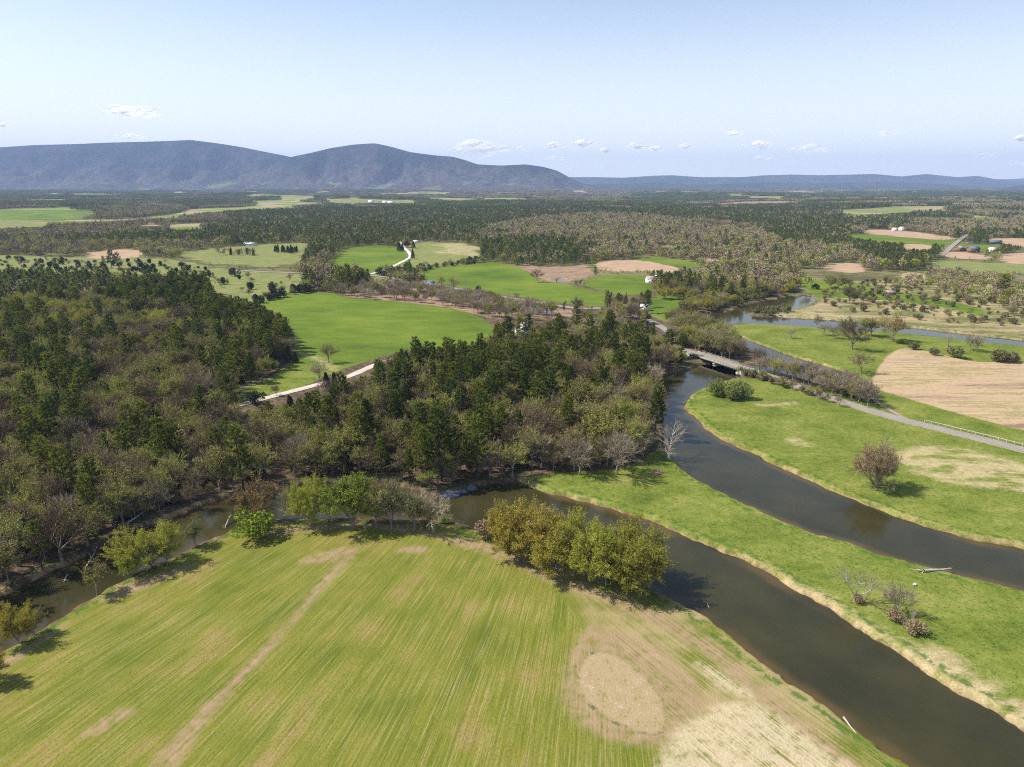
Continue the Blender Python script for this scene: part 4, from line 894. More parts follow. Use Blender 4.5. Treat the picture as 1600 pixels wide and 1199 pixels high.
# tree belts by the upper river and the road, and scattered scrub: all individuals
BELTS = [
 (band_pts([(1062,545),(1085,552),(1130,566),(1170,577),(1195,584),(1185,572),(1150,562),(1165,545),(1130,528),(1100,512),(1070,508),(1040,505),(1040,530)], 4.6, ['pale', 'bud', 'bare', 'grey'], (7, 13)), 'budding tree in the belt by the bridge', 'trees in the belt by the bridge'),
 (band_pts([(1150,588),(1175,592),(1235,610),(1300,632),(1330,645),(1310,628),(1250,604),(1200,588),(1165,582)], 3.1, ['grey', 'bare', 'bare', 'brown', 'shrub', 'shrub'], (3.5, 6.0)), 'brushy growth on the near road bank', 'brush along the near side of the road'),
 (band_pts([(1168,583),(1192,578),(1222,584),(1262,595),(1298,603),(1330,612),(1365,622),(1385,640),(1350,636),(1300,619),(1250,601),(1200,586),(1180,579)], 3.9, ['grey', 'grey', 'grey', 'bare'], (7.5, 10.5)), 'pale tree between road and river loop', 'pale trees between road and river loop'),
 (band_pts([(1165,478),(1205,472),(1235,484),(1225,495),(1165,493),(1150,488)], 4.6, ['shrub', 'bud', 'shrub'], (2.5, 4)), 'olive shrub on the spit in river bend', 'shrubs on the spit in the river bend'),
 (band_pts([(1060,480),(1110,468),(1170,458),(1240,448),(1240,462),(1180,470),(1150,480),(1120,487),(1085,490),(1070,500)], 7, ['olive', 'bare', 'bud', 'shrub'], (5, 9)), 'budding tree on far bank of river bend', 'trees on the far bank of the river bend'),
 (band_pts([(540,466),(560,450),(640,452),(760,468),(870,488),(860,500),(770,502),(741,489),(689,477),(641,472)], 7.2, ['snag', 'snag', 'bare', 'grey', 'bud'], (7, 11), .75), 'thin leafless tree rising from the cattail marsh', 'thin trees in the marsh'),
 (band_pts([(640,430),(690,418),(767,410),(767,407),(690,414),(640,425)], 6, ['bare', 'juniper', 'shrub', 'pale'], (4, 8)), 'small tree in hedgerow above the curved field', 'hedgerow above the curved field'),
 (band_pts([(590,428),(612,425),(640,433),(625,438),(590,432)], 9, ['bare', 'pale', 'juniper'], (6, 10)), 'tree by the farm drive junction', 'trees by the farm drive junction'),
 (band_pts([(1290,487),(1500,507),(1600,520),(1600,470),(1450,440),(1300,440),(1280,470)], 9.5, ['shrub', 'shrub', 'brown', 'brown', 'bare', 'shrub', 'bud'], (1.5, 5), .85), 'low shrub in scrubland beyond the upper river', 'shrubs in the scrubland'),
 (band_pts([(1370,444),(1500,430),(1600,440),(1600,500),(1540,482),(1480,462)], 11, ['bare', 'bare', 'bud', 'grey', 'pale'], (7, 12), .8), 'leafless tree at far scrubland edge', 'trees at the far edge of the scrubland'),
 (band_pts([(-100,400),(130,408),(300,412),(330,425),(330,440),(-100,440)], 17, ['juniper', 'shrub', 'juniper', 'bare'], (3, 7), .9), 'dark juniper in the scrubby left pasture', 'junipers in the left pasture'),
 (band_pts([(330,430),(470,434),(460,452),(395,472),(340,455)], 20, ['juniper', 'bare', 'pale'], (3.5, 8), .8), 'small tree in pasture above the bright meadow', 'small trees in the pale pasture'),
 (band_pts([(400,478),(452,462),(500,456),(490,450),(440,458),(395,470)], 8, ['bare', 'juniper', 'pale'], (4, 8)), 'small tree on far edge of the bright meadow', 'trees on the far edge of the bright meadow'),
 (band_pts([(430,396),(470,397),(466,393),(430,391)], 7, ['cedar'], (7, 9)), 'dark evergreen in row left of the hill field', 'short row of dark evergreens'),
 (band_pts([(335,400),(405,401),(405,396),(335,396)], 9, ['cedar', 'bare'], (6, 9)), 'dark evergreen in row before the long barn', 'row of evergreens before the long barn'),
 (band_pts([(475,452),(500,446),(560,455),(585,458),(570,440),(520,438),(480,440)], 8, ['pine', 'pine', 'bare', 'bare'], (11, 18)), 'pine in clump atop the bright meadow', 'pine clump at the top of the bright meadow'),
 (band_pts([(1395,550),(1440,552),(1500,566),(1560,570),(1600,572),(1600,562),(1500,557),(1440,544),(1400,538)], 9, ['shrub', 'brown', 'shrub', 'bare'], (2.5, 5), .7), 'low shrub along the tilled field top', 'shrubs along the tilled field'),
 (band_pts([(1080,480),(1200,462),(1260,452),(1280,460),(1230,430),(1100,440),(1020,445),(1010,460)], 12, ['bare', 'grey', 'bud', 'olive'], (8, 13), .9), 'leafless tree near white houses behind river bend', 'trees around the white houses'),
 (band_pts([(-40,905),(40,880),(150,840),(240,800),(330,772),(420,756),(440,745),(300,770),(150,820),(-40,880)], 4.2, ['shrub', 'brown', 'bud', 'bare'], (3, 7), .7), 'overhanging brush on the shaded narrow river bank', 'brush on the shaded river bank'),
 (band_pts([(450,622),(540,598),(560,606),(480,628)], 5, ['bare', 'grey', 'cedar'], (5, 8), .7), 'small tree beside dirt road above the knoll', 'small trees beside the dirt road'),
 (band_pts([(860,738),(1010,706),(1030,700),(1010,718),(960,734),(900,742)], 5, ['grey', 'grey', 'bare'], (9, 12), .8), 'pale leafless tree at edge of the meadow tongue', 'pale trees at the meadow edge'),
 (band_pts([(640,822),(690,812),(745,826),(760,845),(700,830)], 4, ['shrub', 'green'], (1.2, 2.2), .6), 'low bush on the crop field bank', 'low bushes on the field bank'),
 (band_pts([(300,858),(390,822),(410,824),(330,852)], 5, ['shrub', 'green'], (.8, 1.6), .6), 'tiny green bush on bank left of rust tree', 'tiny bushes left of the rust tree'),
]
SP = {'juniper': 'dark juniper', 'shrub': 'olive shrub', 'brown': 'brown shrub', 'bare': 'brown bare tree', 'grey': 'grey bare tree', 'pale': 'pale tree', 'bud': 'budding tree', 'snag': 'thin tree', 'cedar': 'dark evergreen', 'pine': 'dark pine', 'olive': 'olive tree', 'green': 'green bush', 'willow': 'green willow'}
for pts, lab, grp in BELTS:
    where = lab.split(' ', 1)[1]
    where = lab[min(lab.index(kw_) for kw_ in (' in ', ' on ', ' by ', ' rising ', ' between ', ' along ', ' at ', ' near ', ' above ', ' beside ', ' atop ') if kw_ in lab):].strip()
    for a, b, h, kd in pts:
        hh = h
        if kd in ('shrub', 'brown', 'green') and h > 4.5: hh = h * .55
        thin = 'marsh' in where or 'river loop' in where
        plant(kd, a, b, hh * (1.1 if thin else 1), rng, SP[kd], place=where, parts=math.hypot(a, b) < 420, wide=.62 if thin else 1.0)

# ---- single trees, each surveyed on its own: px, base, top, kind, width factor, label
SHORT = {'on the low spit in the river bend': 'on the spit in the river bend'}
SINGLE = [
 (796,862,788,'olive',1.05,'orange tinted maple at the left end of the riverside row'),
 (838,880,796,'olive',1.15,'broad olive maple second from the left in the riverside row'),
 (868,895,812,'olive',1.0,'olive maple with low branches left of the grey gap in the riverside row'),
 (897,900,820,'grey',.8,'grey leafless tree in the gap of the riverside row'),
 (921,906,803,'bud2',.8,'tall yellow green tree right of the grey gap in the riverside row'),
 (946,916,828,'bright',.55,'slim vivid yellow green tree in the riverside row'),
 (976,914,822,'bud2',1.05,'largest olive maple near the right end of the riverside row'),
 (1000,918,830,'bud2',.85,'yellow green maple at the right end of the riverside row'),
 (757,842,815,'brown',1,'small dry brown bush beside the left end of the riverside row'),
 (407,812,748,'rust',1.05,'rust coloured budding tree on the field bank'),
 (400,834,803,'green',1.3,'round green bush under the rust coloured tree'),
 (449,818,758,'grey',.6,'narrow grey leafless tree right of the rust coloured tree'),
 (487,818,745,'bud2',.7,'yellow green tree on the field bank right of the grey narrow tree'),
 (518,822,765,'grey',.7,'dull leafless tree between the yellow green and the vivid green tree'),
 (552,822,740,'bright',1.1,'vivid green broad tree on the field bank'),
 (588,824,757,'bare',1.0,'tangled grey brown leafless tree right of the vivid green tree'),
 (612,826,756,'pale',.85,'pale olive tree behind the tangled leafless tree'),
 (648,830,768,'pale',.9,'pale green tree at the right end of the field bank'),
 (670,828,762,'grey',1.1,'grey leafless tree at the water edge, right end of the field bank'),
 (236,886,822,'bud2',1.1,'green round crowned tree on the narrow river bank'),
 (262,884,836,'bud',.8,'small yellowish tree touching the green round crowned tree'),
 (305,852,810,'pale',.9,'small olive tree overhanging the narrow river'),
 (152,928,882,'bud',1.1,'small leaning olive tree by the sandy patch'),
 (201,896,876,'green',1,'light green bush between leaning tree and round crowned tree'),
 (28,1003,942,'olive',.7,'olive tree at the left edge on the field bank'),
 (54,992,950,'bud',.9,'yellowish tree beside the leftmost olive tree'),
 (-14,1065,1005,'olive',.7,'olive tree cut off by the left edge above the crop rows'),
 (1367,762,686,'bushy',.62,'large lone brown twiggy bush in the right meadow'),
 (1372,758,684,'snag',1.0,'thin bare stem rising from the lone brown bush'),
 (1335,940,874,'white',1.0,'white limbed leafless tree on the tongue of meadow'),
 (1400,962,912,'grey',1.0,'low leafless tree with brush, middle of three on the tongue of meadow'),
 (1424,985,948,'white',.8,'broken pale tree right of the low leafless tree on the tongue of meadow'),
 (1398,970,955,'brown',1.4,'dry brush at the foot of the low leafless tree'),
 (1428,990,973,'brown',1.5,'dry brush around the broken pale tree'),
 (1340,942,930,'brown',1.1,'dry brush at the foot of the white limbed tree'),
 (1120,622,598,'willow',1.0,'left of three green willow shrubs on the meadow below the bridge'),
 (1142,625,603,'willow',1.0,'middle one of three green willow shrubs on the meadow below the bridge'),
 (1162,626,600,'willow',1.2,'right and largest of three green willow shrubs on the meadow below the bridge'),
 (514,568,536,'vase',1.1,'lone vase shaped leafless tree in the bright meadow'),
 (462,568,551,'cedar',1.2,'small dark evergreen at the wood edge left of the lone vase shaped tree'),
 (398,632,614,'juniper',1.2,'dark round juniper beside the dirt road'),
 (500,600,568,'grey',1,'grey leafless tree by the dirt road below the lone vase shaped tree'),
 (432,622,602,'grey',.8,'small leafless tree on the meadow side of the dirt road'),
 (1045,716,655,'white',1.25,'white leafless tree leaning over the water at the knoll'),
 (965,742,672,'grey',1.1,'large pale leafless tree at the foot of the knoll'),
 (905,742,680,'grey',1.1,'pale leafless tree left of the large one at the foot of the knoll'),
 (975,690,630,'bright',.8,'yellow green tree on the right slope of the knoll'),
 (905,700,628,'bud',1.3,'broad tan green budding tree on the knoll'),
 (935,712,640,'bud',1.2,'second broad budding tree on the knoll, nearer the river'),
 (690,752,640,'pine',1.1,'tallest pine of the knoll above the rocks'),
 (1236,529,513,'grey',1.1,'small lone leafless tree in the inner meadow'),
 (1276,513,490,'bare',1,'olive tree by the upper river, left of the row'),
 (1287,524,503,'grey',1,'small leafless tree in the inner meadow'),
 (1302,529,507,'grey',1,'thin leafless tree right of the small one in the inner meadow'),
 (1331,547,503,'bare',1.15,'large dark leafless tree in the inner meadow'),
 (1325,530,498,'pale',1.1,'olive tree behind the large dark leafless tree'),
 (1361,526,492,'bud',1.1,'yellowish budding tree by the upper river'),
 (1395,534,491,'rust',1.0,'tan budding tree by the upper river'),
 (1345,584,546,'bare',1.0,'dark leafless tree at the rounded corner of the tilled field'),
 (1479,551,520,'snag',1.5,'twisted half dead tree above the tilled field'),
 (1515,547,522,'grey',1,'left of a pair of leafless trees by the upper river'),
 (1525,550,519,'grey',.9,'right of a pair of leafless trees by the upper river'),
 (1491,559,544,'shrub',1.2,'round olive shrub right of the twisted half dead tree'),
 (1559,565,550,'shrub',1.3,'left round shrub by the right edge of the tilled field'),
 (1575,566,552,'shrub',1.2,'right round shrub by the right edge of the tilled field'),
 (1410,537,530,'green',1.6,'low green bush right of the tan budding tree'),
 (1327,475,446,'pale',1.3,'pale green round tree in the far meadow strip'),
 (1296,451,429,'bud',1.1,'left yellow green tree in the far meadow strip'),
 (1310,452,427,'bud',1.1,'right yellow green tree in the far meadow strip'),
 (1276,452,444,'juniper',1.2,'small dark bush left of the yellow green trees'),
 (1372,459,450,'brown',1.1,'small brown shrub near the dark red shed'),
 (1566,462,430,'pine',1.5,'big dark pine at the right edge beyond the scrubland'),
 (1575,475,448,'bud',1.2,'olive tree below the big dark pine at the right edge'),
 (645,405,389,'spruce',.7,'dark cone shaped spruce beside the white drive'),
 (624,393,380,'cedar',1.4,'left dark evergreen beside the farm drive'),
 (629,393,381,'cedar',1.3,'right dark evergreen beside the farm drive'),
 (617,384,373,'maroon',1.0,'maroon leaved tree at the hill farm'),
 (627,379,370,'bright',1.0,'yellow tree at the top of the farm drive'),
 (607,386,372,'bare',1.5,'tan round tree left of the maroon tree'),
 (637,387,377,'maroon',1.1,'dull maroon tree right of the farm drive'),
 (646,388,378,'cedar',1.6,'dark evergreen right of the dull maroon tree'),
 (659,445,425,'bud',.8,'pale yellow egg shaped tree beside the road garage'),
 (690,450,429,'bare',.9,'left of two leafless trees on the road right of the garage'),
 (709,454,430,'bare',1.2,'right of two leafless trees on the road right of the garage'),
 (747,456,447,'juniper',1.1,'small dark bush on the verge of the marsh road'),
 (621,442,420,'pale',1,'budding tree left of the grey farmhouse'),
 (638,447,440,'brown',1.2,'brown shrub in front of the grey farmhouse'),
 (645,436,418,'grey',1,'leafless tree behind the grey farmhouse'),
 (881,490,473,'pine',.8,'dark evergreen at the bend of the marsh road'),
 (900,488,465,'pale',1,'pale tree at the bend of the marsh road'),
 (807,470,455,'grey',.8,'grey tree on the verge beyond the marsh'),
 (795,520,500,'bright',1.1,'bright yellow tree left of the white gabled house'),
 (812,512,492,'bright',.9,'bright green tree above the white gabled house'),
 (839,441,417,'bare',1,'round grey brown tree at the reed bed pond'),
 (1065,559,522,'pine',1.5,'large dark pine beside the bridge end'),
 (1042,560,515,'pine',1.4,'tall dark pine above the bridge end'),
 (479,453,421,'pine',1.2,'leftmost dark pine in the clump atop the bright meadow'),
 (491,454,425,'pine',1.2,'second dark pine in the clump atop the bright meadow'),
 (504,453,429,'pine',1.2,'third dark pine in the clump atop the bright meadow'),
 (532,457,416,'pine',1.3,'fourth dark pine in the clump atop the bright meadow'),
 (545,454,413,'pine',1.3,'fifth and tallest dark pine in the clump atop the bright meadow'),
 (557,452,416,'pine',1.2,'sixth dark pine in the clump atop the bright meadow'),
 (567,450,420,'pine',1.2,'rightmost dark pine in the clump atop the bright meadow'),
 (175,420,391,'pine',1.3,'largest pine in the clump behind the left pasture'),
 (186,421,395,'pine',1.2,'right pine in the clump behind the left pasture'),
 (163,420,400,'pine',1.0,'left pine in the clump behind the left pasture'),
 (87,423,404,'pine',1.2,'dark lone pine in the scrubby left pasture'),
 (322,460,424,'pine',1.4,'tall round topped pine at the right corner of the left wood'),
 (310,462,432,'pine',1.2,'pine just left of the tall round topped pine'),
]
for px, pb, pt, kd, wd, lab in SINGLE:
    x, y = U(px, pb); h = top_height(x, y, pt); h = max(h, 1.0) 
    if kd == 'olive' or kd == 'bright' or kd == 'bud' or kd=='rust': h *= .97
    e = plant(kd, x, y, h, np.random.default_rng(int(px * 7 + pb)), lab, parts=True, wide=wd)

# ---- plant the queue: the 300 of a kind that show largest on their own, the rest join the woods
ORD = 'first second third fourth fifth sixth seventh eighth ninth tenth eleventh twelfth thirteenth fourteenth fifteenth sixteenth seventeenth eighteenth nineteenth twentieth'.split()
byname = {}
for qd in QUEUE: byname.setdefault(PR[qd['kind']][0].name, []).append(qd)
KEEP = []
rest['shrub'] = []
REST_OF = {'shrub': 'shrub', 'brown': 'shrub', 'juniper': 'shrub', 'bushy': 'shrub', 'cedar': 'cedar', 'green': 'shrub', 'willow': 'shrub', 'bud2': 'bud', 'olive': 'bud', 'snag': 'grey', 'vase': 'grey', 'white': 'grey', 'grey': 'grey', 'bare': 'bare', 'bud': 'bud', 'rust': 'bud', 'pale': 'bud', 'pine': 'pine'}
for nm, L in byname.items():
    L.sort(key=lambda d: (d['place'] is not None, math.hypot(d['x'], d['y']) / d['h']))
    KEEP += L[:300]
    for d in L[300:]: rest[REST_OF[d['kind']]].append((d['x'], d['y'], d['h']))
def place_all(name_filter=None):
    G = {}
    for d in KEEP:
        if d['place'] is None: plant_now(d['kind'], d['x'], d['y'], d['h'], d['i'], d['rz'], d['label'], parts=d['parts'], wide=d['wide'])
        else: G.setdefault((d['label'], d['place']), []).append(d)
    for (lab, pl), L in G.items():
        grp = '%ss %s' % (lab, pl)
        dd = sorted(math.hypot(d['x'], d['y']) for d in L)
        k = -(-len(L) // 20); 
        L.sort(key=lambda d: math.hypot(d['x'], d['y'])); size = -(-len(L) // k)
        for j in range(k):
            sub = L[j * size:(j + 1) * size]; sub.sort(key=lambda d: d['x'] / d['y'])
            row = {1: [''], 2: ['nearer ', 'farther '], 3: ['nearer ', 'midway ', 'farther '], 4: ['nearest ', 'nearer ', 'farther ', 'farthest ']}.get(k, ['nearest ', 'nearer ', 'midway ', 'farther ', 'farthest '] + ['far '] * 9)[j]
            for t, d in enumerate(sub):
                if len(sub) == 1: lb = '%s%s %s' % (row or 'only ', lab, pl)
                else: lb = '%s from left of %s%ss %s' % (ORD[t], row, lab, pl)
                plant_now(d['kind'], d['x'], d['y'], d['h'], d['i'], d['rz'], lb, group=grp, parts=d['parts'], wide=d['wide'])
place_all()

# ------------------------------------------------------------------ woods too many to count: one object per kind
def stuff(name, label, cat, protos, pts, kind='stuff'):
    if not len(pts): return
    c = bpy.data.collections.new(name + '_shapes')
    for i, me in enumerate(protos):
        o = bpy.data.objects.new('%s_shape_%02d' % (name, i), me); c.objects.link(o)
    pts = np.array(pts, float); n = len(pts)
    me = bpy.data.meshes.new(name); me.vertices.add(n); me.vertices.foreach_set('co', pts[:, :3].astype(np.float32).ravel())
    r = np.zeros((n, 3), np.float32); r[:, 2] = rng.uniform(0, 6.283, n)
    a = me.attributes.new('rot', 'FLOAT_VECTOR', 'POINT'); a.data.foreach_set('vector', r.ravel())
    s = np.repeat(pts[:, 3:4], 3, 1).astype(np.float32); s[:, :2] *= rng.uniform(.85, 1.15, (n, 1))
    a = me.attributes.new('scl', 'FLOAT_VECTOR', 'POINT'); a.data.foreach_set('vector', s.ravel())
    a = me.attributes.new('pick', 'INT', 'POINT'); a.data.foreach_set('value', rng.integers(0, len(protos), n).astype(np.int32))
    o = obj(name, me); tag(o, label, cat, kind='stuff')
    g = bpy.data.node_groups.new(name, 'GeometryNodeTree')
    g.interface.new_socket('Geometry', in_out='INPUT', socket_type='NodeSocketGeometry'); g.interface.new_socket('Geometry', in_out='OUTPUT', socket_type='NodeSocketGeometry')
    gi = g.nodes.new('NodeGroupInput'); go = g.nodes.new('NodeGroupOutput'); ip = g.nodes.new('GeometryNodeInstanceOnPoints')
    ci = g.nodes.new('GeometryNodeCollectionInfo'); ci.inputs[0].default_value = c; ci.inputs[1].default_value = True; ci.inputs[2].default_value = True
    def na(nm, ty):
        x = g.nodes.new('GeometryNodeInputNamedAttribute'); x.data_type = ty; x.inputs[0].default_value = nm; return x.outputs[0]
    g.links.new(gi.outputs[0], ip.inputs['Points']); g.links.new(ci.outputs[0], ip.inputs['Instance']); ip.inputs['Pick Instance'].default_value = True
    g.links.new(na('pick', 'INT'), ip.inputs['Instance Index']); g.links.new(na('rot', 'FLOAT_VECTOR'), ip.inputs['Rotation']); g.links.new(na('scl', 'FLOAT_VECTOR'), ip.inputs['Scale'])
    g.links.new(ip.outputs[0], go.inputs[0])
    md = o.modifiers.new('trees', 'NODES'); md.node_group = g
    return o
def lift(L, h0):
    if not L: return []
    A = np.array(L, float); z = land(A[:, 0], A[:, 1]); return np.stack([A[:, 0], A[:, 1], z - .1, A[:, 2] / h0], -1)
near = {k: [c for c in v if math.hypot(c[0], c[1]) < 620] for k, v in rest.items()}
mid = {k: [c for c in v if math.hypot(c[0], c[1]) >= 620] for k, v in rest.items()}
PM = [lod_pine(i).mesh('pine', M_PINE2) for i in range(5)]
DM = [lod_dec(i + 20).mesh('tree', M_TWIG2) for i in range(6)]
DB = [lod_dec(i + 40).mesh('tree', M_BUD) for i in range(3)]
for i, me in enumerate(PM): pass
x, y = wood_points(1150, 2600, 7.4)
h = rng.uniform(8, 15, len(x)); h, okh = fit_height(x, y, h, 3.5); x = x[okh]; y = y[okh]; h = h[okh]
pn = pineness(x, y); r = rng.random(len(x)); q = rng.random(len(x)); dens = fbm(x / 90.0, y / 90.0, 55, 3)
ok = (dens > .28) & (clearing(x, y) < .5)
mid['pine'] += list(zip(x[ok & (r < pn)], y[ok & (r < pn)], h[ok & (r < pn)] * 1.2))
kk = ok & (r >= pn) & (q < .80); mid['bare'] += list(zip(x[kk], y[kk], h[kk])); kk = ok & (r >= pn) & (q >= .80); mid['bud'] += list(zip(x[kk], y[kk], h[kk]))
def far_tiles(y0, y1, s):
    x, y = wood_points(y0, y1, s)
    if y0 > 2000: pass
    pn = pineness(x, y); r = rng.random(len(x)) ; return x, y, r < pn
TP = [tile(i, lod_pine, 40, 24, n=34, s=2.0, h=15).mesh('pines', M_PINE2) for i in range(4)]
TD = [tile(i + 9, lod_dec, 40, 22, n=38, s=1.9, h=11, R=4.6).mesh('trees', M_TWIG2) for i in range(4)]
x, y, p = far_tiles(2600, 10500, 34.0)
cl = clearing(x, y) < .5; x, y, p = x[cl], y[cl], p[cl]
z = land(x, y)
def merge(name, label, cat, groups):      # groups: (meshes, pts Nx4)
    protos = []; P = []; K = []
    for ms, pts in groups:
        if len(pts) == 0: continue
        P.append(np.asarray(pts, float)); K.append((len(protos), len(ms), len(pts))); protos += list(ms)
    P = np.concatenate(P); pick = np.concatenate([a + rng.integers(0, b, n) for a, b, n in K])
    o = stuff(name, label, cat, protos, P); o.data.attributes['pick'].data.foreach_set('value', pick.astype(np.int32)); return o
wh = lambda k: [p_.whole for p_ in PR[k]]
merge('pine_forest', 'distant dark green pine forest stretching to the mountains', 'forest', [(wh('pine'), lift(near['pine'], 18)), (PM, lift(mid['pine'], 17)), (TP, np.stack([x[p], y[p], z[p] - 1, np.full(p.sum(), 1.0)], -1))])
merge('bare_forest', 'distant brown leafless forest stretching to the mountains', 'forest', [(wh('bare'), lift(near['bare'] , 14)), (wh('grey'), lift(near['grey'] + near['cedar'], 13)), (DM, lift(mid['bare'] + mid['grey'], 13)), (TD, np.stack([x[~p], y[~p], z[~p] - 1, np.full((~p).sum(), 1.0)], -1))])
merge('budding_forest', 'yellow green budding trees scattered through the distant woods', 'forest', [(wh('bud'), lift(near['bud'], 13)), (DB, lift(mid['bud'], 13))])
if rest['shrub']: merge('scrub', 'low olive brown scrub too small to count in the far scrubland', 'scrub', [(wh('shrub'), lift(rest['shrub'], 2.5))])
print('COUNTS', {k: (len(near[k]), len(mid[k])) for k in near}, len(x))
# ------------------------------------------------------------------ bridge
def plain(name, col, col2=None, rough=0.85, scale=0.7, metal=0):
    t = NT(name); c2 = col2 or tuple(v * 1.35 for v in col)
    t.l(t.ramp(t.noise(t.pos(), scale, 4, 0.6), [(0.35, col), (0.65, c2)]), t.b.inputs['Base Color']); t.b.inputs['Roughness'].default_value = rough; t.b.inputs['Metallic'].default_value = metal
    return t.m
M_CONC = plain('concrete', (0.26,0.24,0.21), (0.40,0.37,0.33)); M_STEEL = plain('weathered_steel', (0.30,0.26,0.20), (0.42,0.37,0.28), 0.6); M_GALV = plain('galvanised_steel', (0.42,0.42,0.42), (0.55,0.55,0.55), 0.5)
A_ = Vector(U(1090, 556.5)); B_ = Vector(U(1163, 580.3)); mid_ = (A_ + B_) / 2; dv = (B_ - A_); BL = dv.length; ba = math.atan2(dv.y, dv.x)
br = tag(empty('road_bridge', (mid_.x, mid_.y, 0), ba), 'concrete deck road bridge with railings crossing the river bend', 'bridge')
hl = BL / 2 + 1
b = MB(); b.box((-hl, -4.3, 1.0), (hl, 4.3, 1.385)); obj('deck', b.mesh('deck', M_CONC), br)
for sy in (-1, 1):
    b = MB(); b.box((-hl, sy * 3.7 - .2, 0.45), (hl, sy * 3.7 + .2, 0.948)); obj('girder', b.mesh('girder', M_STEEL), br)
    b = MB(); b.box((-hl, sy * 4.1 - .17, 1.388), (hl, sy * 4.1 + .17, 1.6)); obj('kerb', b.mesh('kerb', M_CONC), br)
    b = MB()
    for zz in (1.85, 2.25): b.box((-hl, sy * 4.1 - .05, zz), (hl, sy * 4.1 + .05, zz + .08))
    r_ = obj('railing', b.mesh('railing', M_STEEL), br)
    n = int(2 * hl / 2.2)
    for i in range(n + 1):
        b = MB(); xx = -hl + .1 + i * (2 * hl - .2) / n; b.box((xx - .08, sy * 4.1 - .08, 1.6), (xx + .08, sy * 4.1 + .08, 2.36)); obj('post', b.mesh('post', M_STEEL), r_)
b = MB(); b.box((-.6, -4.2, -3), (.6, 4.2, .1)); b.box((-.8, -4.5, .102), (.8, 4.5, .447)); obj('pier', b.mesh('pier', M_CONC), br)
for sx in (-1, 1):
    b = MB(); b.box((sx * (hl - 1.2) - .6, -4.8, -3), (sx * (hl - 1.2) + .6, 4.8, .1)); obj('abutment', b.mesh('abutment', M_CONC), br)
    b = MB()
    for sy in (-1, 1): b.box((sx * (hl + 2.0) - 2.0, sy * 4.4 - .2, -2), (sx * (hl + 2.0) + 2.0, sy * 4.4 + .2, 1.3))
    obj('wing_wall', b.mesh('wing_wall', M_CONC), br)

# ------------------------------------------------------------------ guard rail by the main road
xr, yr, nxr, nyr, zr = ROAD_MAIN
side_ = 1 if (yr[5] + nyr[5]) > yr[5] else -1
gx = xr + nxr * 4.3 * side_; gy = yr + nyr * 4.3 * side_
pxs = 800 + F * gx / (gy * math.cos(PITCH) + CH * math.sin(PITCH)); sel = np.where((pxs > 1436) & (pxs < 1720))[0]
gr = tag(empty('guard_rail', (gx[sel[0]], gy[sel[0]], 0)), 'pale metal guard rail along the far side of the asphalt road', 'guard rail')
ox, oy = gx[sel[0]], gy[sel[0]]
b = MB()
for i, j in zip(sel[:-1], sel[1:]): b.tube([(gx[i] - ox, gy[i] - oy, zr[i] + .62), (gx[j] - ox, gy[j] - oy, zr[j] + .62)], [.09, .09], 6)
obj('rail', b.mesh('rail', M_GALV), gr)
for i in sel:
    b = MB(); b.box((gx[i] - ox - .07, gy[i] - oy - .2, zr[i] - 1.2), (gx[i] - ox + .07, gy[i] - oy - .02, zr[i] + .7)); obj('post', b.mesh('post', M_STEEL), gr)

# ------------------------------------------------------------------ houses and barns
M_GLASS = plain('window_glass', (0.03,0.035,0.04), (0.06,0.07,0.08), 0.15)
WALLS = {'white': plain('white_boards', (0.72,0.71,0.68), (0.8,0.79,0.76)), 'grey': plain('grey_boards', (0.24,0.21,0.19), (0.36,0.31,0.28)), 'brown': plain('brown_boards', (0.16,0.08,0.05), (0.24,0.12,0.08)), 'red': plain('red_brick', (0.28,0.07,0.05), (0.36,0.11,0.08)), 'cream': plain('cream_boards', (0.6,0.55,0.42), (0.7,0.64,0.5)), 'dark': plain('dark_boards', (0.06,0.04,0.035), (0.1,0.06,0.05))}
ROOFS = {'grey': plain('grey_shingles', (0.22,0.21,0.20), (0.34,0.32,0.31)), 'pale': plain('pale_metal_roof', (0.48,0.48,0.48), (0.6,0.6,0.6), .5), 'blue': plain('blue_grey_roof', (0.09,0.13,0.19), (0.14,0.19,0.26), .5), 'brown': plain('brown_shingles', (0.2,0.13,0.1), (0.3,0.2,0.15)), 'red': plain('red_roof', (0.22,0.08,0.07), (0.28,0.12,0.1)), 'pink': plain('pinkish_shingles', (0.40,0.32,0.29), (0.5,0.42,0.38))}
